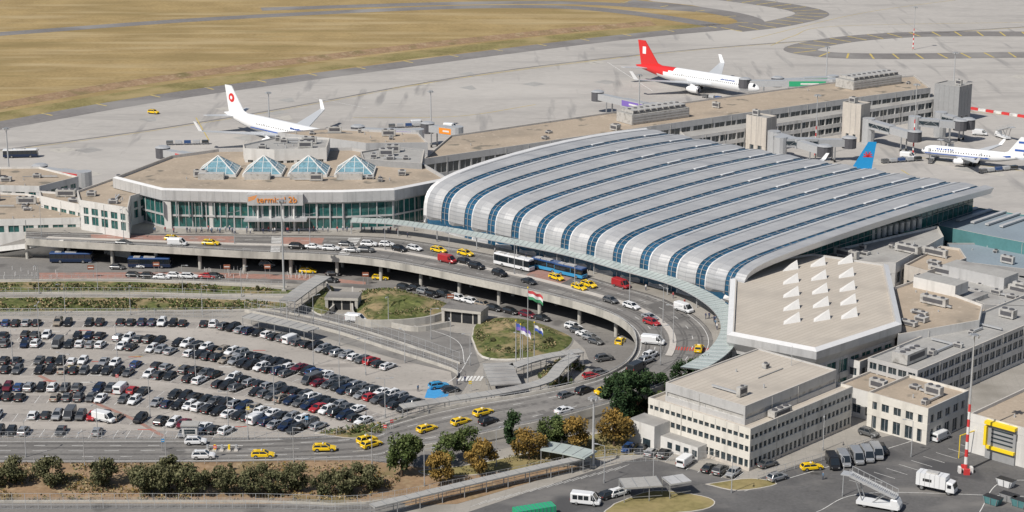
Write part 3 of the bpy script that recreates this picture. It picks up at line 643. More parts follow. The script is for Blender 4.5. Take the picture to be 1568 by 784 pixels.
mb=MB(); C3=P(1398,640,0)+D*4; pp=fb(C3-A*2,13,95); building(mb,pp,0,9.5,wall='silver_panel',roof='grey_roof',lv=((1,3),(4.4,6.2),(7,8.6)),bay=2.6,pier=.5,par=.5); clutter(mb,pp,9,7,28,3)
hvac(mb,C3-A*8+D*6,9,8,4,2.6,D)
pp=fb(C3-A*17,16,80); building(mb,pp,0,8.0,wall='white_wall',roof='gravel_roof',lv=((1,3),(4.4,6.2)),bay=3,pier=.8,par=.5); clutter(mb,pp,7.5,8,29,4)
for k in range(3): q=C3-A*24+D*(18+k*20); mb.obox(q,D,5,2.2,7.5,9.6,'hvac_metal','grey_roof')
mb.build('operations_building')
mb=MB(); C4=P(1482,692,0); pp=[C4+A*40,C4+A*40+D*38,C4+D*38,C4]; building(mb,pp,0,8.6,wall='white_wall',roof='gravel_roof',lv=((5.2,6.8),),bay=7,pier=4.5,par=.7); clutter(mb,pp,7.9,6,33,4)
def fs(s,e_,z0,z1,dp,mat): mb.prism([C4+A*s-D*dp,C4+A*e_-D*dp,C4+A*e_-D*.01,C4+A*s-D*.01],z0,z1,mat)
fs(4.2,11,.02,7.6,.5,'grey_wall'); fs(4.0,4.6,3.0,7.2,1.2,'ad_yellow'); fs(4.0,11.0,7.61,8.3,1.2,'ad_yellow'); fs(4.61,11.0,2.4,3.0,1.1,'ad_yellow')
for k in range(4): fs(5.4,10.4,3.8+k*.9,4.1+k*.9,.56,'window_glass')
mb.build('fire_station')
mb=MB(); c=P(818,795,0); mb.obox(c,(.9,.35),4,1.3,.1,2.6,'ad_green','ad_green')
for i in range(10): 
    q=c+Vector((.9,.35,0)).normalized()*(i-4.5)*.8; mb.obox(q,(.9,.35),.08,1.34,.15,2.63,'teal_wall')
mb.build('shipping_container')
mb=MB() # waste skips in the yard
for k,(u,v,m_) in enumerate(((1520,772,'teal_wall'),(1545,768,'grey_wall'),(1562,776,'teal_wall'),(1540,745,'car_white'))):
    c=P(u,v,0); b=[c+A*x+D*y+Z*.15 for x,y in ((-1.3,-.8),(1.3,-.8),(1.3,.8),(-1.3,.8))]; t=[c+A*x+D*y+Z*1.6 for x,y in ((-1.8,-1),(1.8,-1),(1.8,1),(-1.8,1))]; mb.hexa(b,t,m_,'car_trim')
    for s in (-1,0,1): mb.beam(c+A*s*1.2-D*1.0+Z*.2,c+A*s*1.5-D*1.12+Z*1.6,.1,.1,'steel')
mb.build('waste_skips')

# ------------------------------------------------------------------ mid site
def mound(name,px,h,k=4,top=.35):
    pts=[P(u,v,0) for u,v in px]; pts=smooth(pts+[pts[0]],k)[:-1]; pts=ccw(pts); c=sum(pts,Vector((0,0)))/len(pts); mb=MB(); n=len(pts)
    rings=[]; r=random.Random(len(px))
    for f,z in ((1,.05),(.975,.4),(.86,h*.35),(.72,h*.6),(.5,h*.85),(top*.6,h)):
        rings.append([Vector((c.x+(p.x-c.x)*f,c.y+(p.y-c.y)*f,z*(1 if f>.95 else r.uniform(.85,1.12)))) for p in pts])
    for a,b in zip(rings[:-1],rings[1:]):
        for i in range(n): mb.face([a[i],a[(i+1)%n],b[(i+1)%n],b[i]],'concrete' if a is rings[0] else 'lawn')
    mb.face(rings[-1],'lawn'); return mb.build(name)
mound('grass_mound',[(556,446),(600,444),(660,458),(690,470),(665,484),(600,496),(548,497),(540,470)],2.4)
mound('grass_mound',[(722,520),(728,498),(760,488),(810,492),(865,512),(878,524),(856,542),(790,552),(738,548)],1.8)
mound('grass_mound',[(465,468),(500,440),(512,445),(508,470),(492,484)],1.5)
mb=MB()
def portal(u,v,wd,h,ax):
    c=P(u,v,0); ax=Vector(ax).normalized(); pr=Vector((-ax.y,ax.x,0))
    mb.obox(c,ax,wd/2,2.2,.05,h,'painted_shade');  # solid near-black block, painted shade of the tunnel opening
    for s in (-1,1): mb.obox(c+ax*s*(wd/2+.4),ax,.38,2.8,.05,h-.01,'concrete')
    mb.obox(c,ax,wd/2+.9,2.9,h+.01,h+.7,'concrete','asphalt')
    for k in range(3): mb.obox(c-pr*2.23+ax*(k-1)*wd/3,ax,.15,.05,.05,h-.02,'concrete')
portal(526,471,7,2.8,(1,-.1,0)); portal(712,491,9,3.0,(1,-.35,0))
for px,h in (([(540,450),(545,495),(600,501),(665,494),(695,480)],2.0),([(500,440),(512,470),(505,482)],1.6),([(690,500),(640,508),(600,502)],1.4)):
    q=smooth([P(u,v,0) for u,v in px],4); rail_wall(mb,q,.4,.05,h,'concrete')
mb.build('underpass')
def covered(name,px,wd,z,mat='galv'):
    q=smooth([P(u,v,z) for u,v in px],3); mb=MB()
    for i in range(len(q)-1):
        a,b=q[i],q[i+1]; na,nb=nrm(q,i)*wd/2,nrm(q,i+1)*wd/2
        mb.hexa([a-na,b-nb,b+nb,a+na],[p+Z*.3 for p in (a-na,b-nb,b+nb,a+na)],mat)
    for p,t in resample(q,2.5):
        nn=Vector((t.y,-t.x,0)); mb.beam(p+nn*wd/2+Z*.33,p-nn*wd/2+Z*.33,.12,.08,'steel')
    for p,t in resample(q,5):
        nn=Vector((t.y,-t.x,0))*(wd/2-.3)
        for s in (-1,1): c=p+nn*s; mb.beam((c.x,c.y,.05),(c.x,c.y,z+.01),.16,.16,'steel')
    for s in (-1,1):
        for i in range(len(q)-1):
            a=q[i]+nrm(q,i)*s*(wd/2-.3); b=q[i+1]+nrm(q,i+1)*s*(wd/2-.3); mb.beam((a.x,a.y,1.1),(b.x,b.y,1.1),.06,.08,'steel')
    mb.build(name)
covered('covered_walkway',[(440,462),(470,440),(495,424)],4.5,4,'grey_roof'); covered('covered_walkway',[(880,545),(858,562),(836,584),(770,600),(690,612),(615,624)],3.0,3.2,'grey_roof')
covered('covered_walkway',[(762,558),(768,575),(775,590)],7,3.2,'grey_roof'); covered('covered_walkway',[(785,562),(830,548),(890,538)],3,3.2,'grey_roof')
covered('covered_walkway',[(835,684),(870,690),(905,698)],5,3,'canopy_glass'); covered('covered_walkway',[(570,776),(700,745),(800,722),(900,700)],2.2,2.4,'grey_roof')
covered('bus_shelter',[(952,742),(1010,738)],5,3,'grey_roof'); covered('bus_shelter',[(1020,738),(1052,733)],4,3,'silver_panel')
covered('covered_walkway',[(378,484),(440,496),(480,506)],4,2.8,'grey_roof')
def fence(name,px,h=2.2,step=2.5,mat='galv',z=0,mesh=True,k=3,base=0):
    q=smooth([P(u,v,z) for u,v in px],k); mb=MB()
    for p,t in resample(q,step): mb.beam((p.x,p.y,z+.05),(p.x,p.y,z+h),.08,.08,mat)
    for zz in ((.2,h*.5,h-.05) if mesh else (h-.05,h*.5)):
        for a,b in zip(q[:-1],q[1:]): mb.beam(a+Z*zz,b+Z*zz,.05,.05,mat)
    if mesh:
        for p,t in resample(q,.6): mb.beam((p.x,p.y,z+.1),(p.x,p.y,z+h-.1),.02,.02,mat)
    if base: rail_wall(mb,q,.3,.02,base,'concrete')
    mb.build(name)
fence('fence',[(375,478),(440,492),(520,512),(600,538),(692,568),(700,580)],3,2.5,'galv',base=.8); fence('fence',[(395,474),(460,484),(540,503),(620,528),(705,558)],3,2.5,base=.5)
fence('fence',[(-60,484),(150,484),(352,487)],2); fence('fence',[(-60,673),(300,673),(480,672),(560,655),(650,628),(700,606)],1.8)
fence('railing',[(-60,431),(200,429),(440,440)],1.6,2,mesh=False,base=.4); fence('railing',[(-60,450),(200,449),(440,456)],1.6,2,mesh=False,base=.4); fence('railing',[(-60,455),(200,454),(400,460)],1.2,2,mesh=False,k=2); fence('railing',[(-60,480),(200,480),(370,478)],1.4,2,mesh=False,k=2)
fence('fence',[(-60,711),(300,711),(560,708),(640,718)],1.4,2.5,mesh=False); fence('fence',[(-60,770),(400,770),(560,772),(760,735),(905,705),(985,700)],2,2.5,base=.5); fence('fence',[(-60,780),(400,779),(560,781),(770,745),(905,718)],2,2.5)
fence('fence',[(920,715),(960,708),(1100,705)],2,2.5); fence('fence',[(1160,735),(1280,700),(1340,680)],1.8,2.5)
# ------------------------------------------------------------------ vehicles
def loft(mb,st,mat):
    L_=[]
    for x,w_,zb,zt in st:
        h=[(w_*.86,zb),(w_,zb+.16),(w_,zt-.14),(w_*.9,zt)]
        L_.append([Vector((x,a,b)) for a,b in h]+[Vector((x,-a,b)) for a,b in h[::-1]])
    for a,b in zip(L_[:-1],L_[1:]):
        for i in range(8): j=(i+1)%8; mb.face([a[i],b[i],b[j],a[j]],mat)
    mb.face(L_[0],mat); mb.face(L_[-1][::-1],mat)
def wheels(mb,xs,w_,r=.33):
    for x in xs:
        for s in (-1,1):
            mb.cyl((x,s*(w_-.2),r),(x,s*(w_+.02),r),r,r,14,'tyre'); mb.cyl((x,s*(w_+.02),r),(x,s*(w_+.035),r),r*.62,r*.55,10,'rim')
def green(mb,lo,hi,zb,zt,w0,w1,col,posts=True):
    (r0,f0),(r1,f1)=lo,hi
    b=[Vector((r0,-w0,zb)),Vector((f0,-w0,zb)),Vector((f0,w0,zb)),Vector((r0,w0,zb))]
    t=[Vector((r1,-w1,zt)),Vector((f1,-w1,zt)),Vector((f1,w1,zt)),Vector((r1,w1,zt))]
    for i in range(4): mb.face([b[i],b[(i+1)%4],t[(i+1)%4],t[i]],'car_glass')
    tt=[Vector((p.x*.9+(r1+f1)*.05,p.y*.9,p.z+.06)) for p in t]
    for i in range(4): mb.face([t[i],t[(i+1)%4],tt[(i+1)%4],tt[i]],col); 
    mb.face(tt,col)
    if posts:
        for i in range(4): mb.beam(b[i],t[i],.10,.10,col)
        for i,j in ((0,1),(3,2)): 
            mb.beam(b[i].lerp(b[j],.5),t[i].lerp(t[j],.5),.09,.06,col); mb.beam(t[i],t[j],.08,.07,col)
def car_mesh(kind,col):
    mb=MB()
    if kind=='hatch': Lh,W,zt,g=2.05,.88,1.46,((-1.9,1.0),(-1.45,.25)); bl=[(-2.05,.72,.38,.85),(-1.95,.84,.25,.95),(-1.2,.88,.22,.95),(1.0,.88,.22,.92),(1.6,.85,.22,.82),(1.98,.76,.26,.70),(2.08,.66,.32,.62)]
    elif kind=='sedan': Lh,W,zt,g=2.3,.9,1.43,((-1.6,1.0),(-.95,.3)); bl=[(-2.3,.74,.38,.85),(-2.2,.86,.26,.96),(-1.4,.9,.22,.96),(1.0,.9,.22,.92),(1.8,.87,.22,.82),(2.2,.78,.26,.7),(2.32,.66,.32,.62)]
    elif kind=='suv': Lh,W,zt,g=2.25,.93,1.66,((-2.1,1.1),(-1.7,.4)); bl=[(-2.25,.78,.42,.95),(-2.15,.9,.3,1.08),(-1.3,.93,.28,1.08),(1.1,.93,.28,1.05),(1.8,.9,.28,.98),(2.15,.82,.32,.86),(2.28,.7,.4,.74)]
    elif kind=='wagon': Lh,W,zt,g=2.35,.9,1.48,((-2.2,1.1),(-1.85,.35)); bl=[(-2.35,.76,.38,.88),(-2.25,.87,.26,.96),(-1.4,.9,.22,.96),(1.1,.9,.22,.92),(1.8,.87,.22,.82),(2.22,.78,.26,.7),(2.35,.66,.32,.62)]
    loft(mb,bl,col); zb=.93 if kind!='suv' else 1.05
    green(mb,g[0],g[1],zb,zt-.08,W*.9,W*.7,col); wheels(mb,(-Lh*.6,Lh*.62),W)
    for s in (-1,1):
        mb.obox((Lh*.955,s*W*.62),(1,0),.07,.17,.56,.70,'head_light'); mb.obox((-Lh*.975,s*W*.7),(1,0),.06,.14,.68,.84,'tail_light'); mb.obox((.85,s*(W+.08)),(1,0),.08,.1,zb,zb+.14,col)
        mb.obox((0,s*(W+.005)),(1,0),Lh*.45,.015,.28,.36,'car_trim')
        for x in (-Lh*.6,Lh*.62): mb.cyl((x,s*(W-.03),.36),(x,s*(W+.012),.36),.42,.42,12,'car_trim')
    mb.obox((Lh*1.0,0),(1,0),.05,W*.45,.36,.52,'car_trim'); mb.obox((-Lh*1.0,0),(1,0),.04,.26,.5,.62,'vent_white')
    if col=='car_yellow': mb.obox((-.3,0),(1,0),.12,.3,zt,zt+.16,'head_light')
    if kind in('suv','wagon'):
        for s in (-1,1): mb.beam((-1.3,s*.55,zt+.03),(.2,s*.55,zt+.03),.05,.05,'car_trim')
    return mb.mesh('car_'+kind)
def van_mesh(col,L_=5.2,H_=2.1,windows=False):
    mb=MB(); h=L_/2; W=.97
    st=[(-h,.88,.4,H_-.15),(-h+.08,W,.32,H_),(h-1.9,W,.3,H_),(h-1.7,W,.3,H_-.02)]
    loft(mb,st,col); loft(mb,[(h-1.72,W-.01,.3,1.15),(h-.7,.95,.3,1.12),(h-.1,.86,.34,.95),(h,.76,.4,.8)],col)
    green(mb,(h-1.75,h-.55),(h-1.75,h-1.35),1.1,H_-.12,.93,.8,col)
    wheels(mb,(-h*.58,h*.62),W,.34)
    if windows:
        for s in (-1,1):
            for k in range(3): mb.obox((-h+.7+k*(L_-2.4)/3+.2,s*(W+.003)),(1,0),(L_-2.4)/6-.08,.012,1.15,H_-.35,'car_glass')
    else:
        for s in (-1,1): mb.obox((0,s*(W+.003)),(1,0),L_*.3,.012,.6,.68,'car_trim')
    mb.obox((-h-.01,0),(1,0),.012,.7,1.2,H_-.4,'car_glass')
    for s in (-1,1): mb.obox((h-.08,s*.62),(1,0),.08,.15,.62,.8,'head_light'); mb.obox((-h-.01,s*.85),(1,0),.03,.06,.8,1.3,'tail_light'); mb.obox((h-1.2,s*(W+.1)),(1,0),.06,.1,1.1,1.35,'car_trim')
    return mb.mesh('van')
def bus_mesh(L_,col,roof='car_white',H_=3.1):
    mb=MB(); h=L_/2; W=1.26
    loft(mb,[(-h,1.15,.4,1.35),(-h+.1,W,.32,1.4),(h-.2,W,.32,1.4),(h,1.12,.4,1.3)],col)
    b=1.25; mb.hexa([Vector((-h+.05,-W+.03,b)),Vector((h-.08,-W+.03,b)),Vector((h-.08,W-.03,b)),Vector((-h+.05,W-.03,b))],[Vector((-h+.12,-W+.1,H_-.45)),Vector((h-.3,-W+.1,H_-.45)),Vector((h-.3,W-.1,H_-.45)),Vector((-h+.12,W-.1,H_-.45))],'car_glass')
    loft(mb,[(-h+.02,1.1,H_-.5,H_-.05),(-h+.25,W-.03,H_-.5,H_),(h-.5,W-.03,H_-.5,H_),(h-.22,1.1,H_-.5,H_-.1)],roof)
    k=int(L_/1.7)
    for i in range(k+1):
        x=-h+.15+i*(L_-.5)/k
        for s in (-1,1): mb.obox((x,s*(W-.04)),(1,0),.05,.035,1.38,H_-.48,'car_trim' if i%3 else col)
    wheels(mb,(-h*.5,h*.58),W,.48); mb.obox((0,0),(1,0),1.6,.75,H_,H_+.25,'hvac_metal'); mb.obox((-h*.6,0),(1,0),.9,.7,H_,H_+.2,'hvac_metal')
    for s in (-1,1): mb.obox((h+.0,s*.8),(1,0),.03,.18,.6,.8,'head_light'); mb.obox((h+.1,s*1.35),(1,0),.08,.08,2,2.5,'car_trim')
    return mb.mesh('bus')
cars={}
def getcar(kind,col):
    if (kind,col) not in cars:
        cars[(kind,col)]=van_mesh(col) if kind=='van' else van_mesh(col,5.6,2.35,True) if kind=='minibus' else car_mesh(kind,col)
    return cars[(kind,col)]
COLS=['car_black']*20+['car_dark']*18+['car_grey']*18+['car_white']*20+['car_silver']*10+['car_navy']*6+['car_blue']*4+['car_red']*3+['car_maroon']*2+['car_beige']*2
KN=['hatch','sedan','suv','suv','wagon','hatch']
def car_at(u,v,z,du,dv,kind=None,col=None,name=None,flip=False):
    kind=kind or R.choice(KN); col=col or R.choice(COLS)
    p=P(u,v+2,z); q=P(u+du,v+2+dv,z); d=q-p; r=math.atan2(d.y,d.x)+(math.pi if flip else 0)
    name=name or ('taxi' if col=='car_yellow' else 'van' if kind in('van','minibus') else 'car')
    return place(getcar(kind,col),name,(p.x,p.y,z+.02),r,R.uniform(.97,1.03)*1.04)
lotpoly=[Vector((p.x,p.y)) for p in [P(u,v,0) for u,v in [(-60,491),(345,494),(672,573),(680,598),(604,640),(480,663),(300,665),(-60,665)]]]
lotpoly=ccw(lotpoly); lines=MB()
def rowcars(px,hd=1,skip=.08,k=5,zl=.09,sp=2.65,pl=None,bay=True):
    q=smooth([P(u,v,0) for u,v in px],k)
    for p,t in resample(q,sp):
        nn=Vector((t.y,-t.x,0))
        if pl and not inside(Vector((p.x,p.y)),pl): continue
        e0=p+t*sp/2
        if bay: lines.face([p-t*sp*.51-nn*2.5+Z*.08,p-t*sp*.51+nn*2.5+Z*.08,p+t*sp*.51+nn*2.5+Z*.08,p+t*sp*.51-nn*2.5+Z*.08],'lot_bay')
        lines.face([e0-nn*2.5-t*.06+Z*zl,e0-nn*2.5+t*.06+Z*zl,e0+nn*2.5+t*.06+Z*zl,e0+nn*2.5-t*.06+Z*zl],'paint_white')
        sk=skip+(.22 if p.x<-78 and R.random()<.7 else 0)
        if R.random()<sk: continue
        c=R.choice(COLS); kd=R.choice(KN) if R.random()>.03 else 'van'
        if kd=='van': c=R.choice(['car_white','car_white','car_grey'])
        dirn=nn*(1 if R.random()<.5 else -1)
        o=p+t*R.uniform(-.18,.18)+nn*R.uniform(-.35,.35)
        place(getcar(kd,c),'parked_car' if kd!='van' else 'parked_van',(o.x,o.y,.09),math.atan2(dirn.y,dirn.x)+R.uniform(-.04,.04),R.uniform(.96,1.04)*1.03)
rowcars([(-40,498),(160,497),(335,499)],skip=.03)
rowcars([(345,503),(440,523),(540,550),(600,566)],skip=.03)
for y in (517,530,556,570,597,612,640):
    px=[(-60,y),(60,y),(170,y+2),(290,y+14),(400,y+36),(500,y+62),(600,y+92),(680,y+118)]
    rowcars(px,skip=.07,pl=lotpoly)
rowcars([(-40,664),(60,664),(300,667),(330,667)],skip=.55)
for i in range(26):
    u=R.uniform(20,640); v=R.uniform(500,660); c=P(u,v,.1); 
    if inside(Vector((c.x,c.y)),lotpoly): lines.face([c+Vector(w_) for w_ in ((0,0,0),(3,0,0),(3,.35,0),(0,.35,0))],R.choice(['paint_red','paint_white','paint_yellow']))
q=smooth([P(u,v,.095) for u,v in [(60,575),(130,610),(200,640),(250,668)]]); ribbon(lines,q,.5,.5,'red_paving')
lines.face([P(u,v,.09) for u,v in [(655,595),(690,597),(684,611),(650,609)]],'paint_blue')
rowcars([(962,690),(1020,700)],skip=.25,bay=False); rowcars([(1050,712),(1140,732)],skip=.1,bay=False)
for u,v in ((1190,733),(905,762),(932,760),(948,756)): car_at(u,v,.08,1,-.3)
for k in range(18):
    p=P(720+k*13,776-k*3.3,.085); lines.face([p,p+A*.12,p+A*.12+D*5*.9,p+D*5*.9],'paint_white')
for k in range(10):
    p=P(1300+k*19,735-k*6,.085); lines.face([p,p+D*.12,p+D*.12+A*5,p+A*5],'paint_white')
for px in [[(1140,752),(1300,705),(1480,650),(1568,630)],[(1250,784),(1330,755),(1568,760)],[(1500,784),(1530,740),(1600,735)]]:
    ribbon(lines,smooth([P(u,v,.09) for u,v in px]),.08,.08,'paint_white')
lines.build('parking_markings')
for i,(u,v) in enumerate(((1275,712),(1292,708),(1312,704),(1328,701),(1342,697))): car_at(u,v,.08,.3,.5,'minibus','car_silver' if i else 'car_black','minibus')
car_at(1243,717,.08,1,-.1,'wagon','car_yellow'); car_at(1350,691,.08,.3,.5,'suv','car_black'); car_at(1440,671,.08,1,-.45,'van','car_white'); car_at(897,770,.08,1,.1,'minibus','car_white')
car_at(1330,665,.08,1,.3,'suv','car_grey'); car_at(1175,712,.08,1,-.3,'sedan','car_grey')
car_at(160,643,.09,1,.2,'van','car_white'); car_at(545,491,.08,1,.1,'van','car_white')
for u,v,k,c in [(265,366,'wagon','car_yellow'),(323,373,'wagon','car_yellow'),(672,384,'wagon','car_yellow'),(713,389,'wagon','car_yellow'),(272,374,'van','car_white'),(190,373,'sedan','car_dark'),
  (455,379,'suv','car_black'),(480,379,'sedan','car_white'),(507,381,'wagon','car_white'),(540,384,'sedan','car_silver'),(560,384,'suv','car_grey'),(592,375,'hatch','car_white'),(612,383,'suv','car_black'),(635,381,'wagon','car_white'),
  (685,400,'van','car_red'),(712,402,'suv','car_black'),(730,409,'suv','car_black'),(565,375,'suv','car_white'),(530,375,'hatch','car_grey')]: car_at(u,v,6,1,.04 if u<600 else .22,k,c)
for u,v,k,c in [(852,426,'wagon','car_yellow'),(887,441,'wagon','car_yellow'),(902,437,'wagon','car_yellow'),(951,438,'van','car_red'),(935,461,'hatch','car_grey'),(967,470,'wagon','car_white'),(995,487,'sedan','car_silver'),(998,495,'wagon','car_red'),
  (1047,475,'van','car_white'),(765,420,'suv','car_black'),(810,432,'sedan','car_dark')]: car_at(u,v,6,1,.32,k,c)
for u,v,k,c,du,dv in [(1000,525,'van','car_white',1,.1),(950,524,'hatch','car_yellow',1,-1),(996,545,'suv','car_white',1,-.5),(990,553,'suv','car_silver',1,-.4),(1070,535,'wagon','car_yellow',.3,-1),(975,566,'van','car_dark',1,-.5)]: car_at(u,v,6,du,dv,k,c)
for u,v,z,k,c in [(895,600,4.6,'suv','car_black'),(867,607,4,'hatch','car_grey'),(864,630,3.5,'sedan','car_white'),(740,633,2.4,'wagon','car_yellow'),(748,647,2.2,'suv','car_black'),(706,647,1.7,'wagon','car_yellow'),(654,658,1,'wagon','car_yellow'),(569,682,.14,'wagon','car_yellow'),(497,688,.14,'wagon','car_yellow'),(403,698,.14,'wagon','car_yellow'),(562,676,.14,'suv','car_yellow'),(300,678,.14,'suv','car_white'),(312,700,.14,'suv','car_white'),(925,600,5,'sedan','car_yellow')]:
    car_at(u,v,z,1,-.02 if u<520 else -.28,k,c)
for u,v,c in [(205,422,None),(228,424,None),(248,425,'car_white'),(268,423,'car_white'),(290,424,'car_white'),(318,424,'car_red'),(210,408,'car_white'),(330,424,None),(410,406,'car_silver'),(472,416,'car_yellow'),(510,420,'car_black'),(583,426,'car_yellow'),(180,410,None),(505,430,'car_dark')]: car_at(u,v,.07,1,.03,None if c!='car_yellow' else 'wagon',c)
for u,v,c in [(620,441,'car_dark'),(638,443,'car_black'),(650,448,'car_silver'),(662,452,'car_black'),(680,452,'car_dark'),(702,458,'car_white'),(722,463,'car_white'),(740,468,None),(757,473,'car_dark'),(782,478,'car_black'),(808,483,'car_maroon'),(830,488,None),(878,502,'car_white'),(886,508,'car_grey'),(895,513,'car_white'),(905,519,'car_silver'),(912,524,'car_grey')]: car_at(u,v,.07,1,.25,None,c)
for u,v,c in [(905,577,'car_red'),(920,572,'car_grey'),(938,584,'car_white'),(948,577,'car_white'),(925,550,None),(690,598,'car_dark'),(672,592,'car_lblue')]: car_at(u,v,.07,1,-.15,None,c)
p=P(787,410,6); q=P(857,426,6); d=(q-p); place(bus_mesh(12.5,'car_white','car_white',3.4),'coach',(p.x,p.y,6.02),math.atan2(d.y,d.x))
bm_=bus_mesh(9.5,'car_lblue','car_blue',3.0)
for u,v in ((838,414),(874,423)):
    p=P(u,v,6); place(bm_,'city_bus',(p.x,p.y,6.02),math.atan2(d.y,d.x))
bm2=bus_mesh(12,'car_navy','car_white',3.0); p=P(32,241,0); place(bm2,'apron_bus',(p.x,p.y,.05),.1)
bm3=bus_mesh(12,'car_navy','car_blue',3.0)
for u,v in ((230,410),(110,402)):
    p=P(u,v,0); place(bm3,'city_bus',(p.x,p.y,.1),-.02)
def truck():
    mb=MB(); mb.obox((-.8,0),(1,0),3,1.25,1.0,3.6,'car_white'); mb.obox((-.5,0),(1,0),3.6,.5,.55,.98,'car_trim')
    loft(mb,[(2.3,1.15,.6,2.6),(2.5,1.2,.5,2.7),(3.6,1.2,.5,2.5),(4.0,1.1,.5,1.5)],'car_white')
    mb.hexa([Vector((3.65,-1.05,1.5)),Vector((4.03,-1.05,1.45)),Vector((4.03,1.05,1.45)),Vector((3.65,1.05,1.5))],[Vector((3.6,-1,2.4)),Vector((3.72,-1,2.38)),Vector((3.72,1,2.38)),Vector((3.6,1,2.4))],'car_glass')
    wheels(mb,(-2.6,2.9),1.15,.5)
    for s in (-1,1): mb.obox((3.0,s*1.2),(1,0),.4,.03,1.5,2.2,'car_glass'); mb.obox((-1.5,s*1.26),(1,0),.9,.01,2.0,2.6,'car_trim')
    for x in (-3,-2,-1,0,1): mb.obox((x,0),(1,0),.04,1.28,1,3.63,'galv')
    mb.obox((-.8,0),(1,0),1.2,.7,3.63,3.9,'hvac_metal')
    return mb.mesh('truck')
p=P(1433,752,0); place(truck(),'box_truck',(p.x,p.y,.08),-.55)
mb=MB()
mb.obox((0,0),(1,0),3.6,1.1,.5,1.1,'car_white'); loft(mb,[(2.2,1.05,.6,2.2),(2.4,1.1,.5,2.3),(3.3,1.1,.5,2.2),(3.8,1,.5,1.3)],'car_white'); wheels(mb,(-2.2,2.6),1.05,.45)
a=Vector((3.0,0,2.5)); b=Vector((-5.0,0,5.2))
for s in (-1,1):
    mb.beam(a+Vector((0,s*.9,0)),b+Vector((0,s*.9,0)),.15,.4,'galv'); mb.beam(a+Vector((0,s*.9,1.1)),b+Vector((0,s*.9,1.1)),.07,.07,'galv')
    for k in range(9): c=a.lerp(b,k/8)+Vector((0,s*.9,0)); mb.beam(c,c+Z*1.1,.05,.05,'galv')
    mb.beam((-2.6,s*.8,1),(-4,s*.8,4.8),.15,.15,'steel'); mb.beam((-1.0,s*.8,1),(1.5,s*.8,3),.15,.15,'steel')
for k in range(26): c=a.lerp(b,k/25); mb.obox((c.x,c.y),(1,0),.15,.85,c.z,c.z+.06,'galv')
mb.obox((-5.6,0),(1,0),.9,1.0,5.1,5.25,'galv')
me=mb.mesh('stairs'); p=P(1345,778,0); place(me,'passenger_stairs_truck',(p.x,p.y,.08),-.45,1.15)
p=P(1450,232,0); place(me,'passenger_stairs_truck',(p.x,p.y,.08),.9); p=P(1535,212,0); place(me,'passenger_stairs_truck',(p.x,p.y,.08),1.9)
car_at(235,172,.05,1,.1,'suv','car_yellow','follow_me_car')
for u,v in ((1390,240),(1480,250),(1500,205),(1010,165),(1130,160),(640,190),(690,195)): car_at(u,v,.05,1,R.uniform(-.3,.3),'van','car_white','service_van')
mb=MB()
for k in range(5):
    mb.obox((k*3.2,0),(1,0),1.3,.75,.45,.6,'steel'); mb.obox((k*3.2,0),(1,0),1.2,.7,.62,1.5,['car_grey','galv','car_blue','galv','car_dark'][k]); wheels(mb,(k*3.2-.9,k*3.2+.9),.7,.22)
me=mb.mesh('carts')
for u,v,r_ in ((1355,250,.3),(1425,250,1.2),(260,222,.1),(1080,150,-.7),(600,196,.2),(1505,265,.4)): p=P(u,v,0); place(me,'baggage_cart_train',(p.x,p.y,.05),r_)

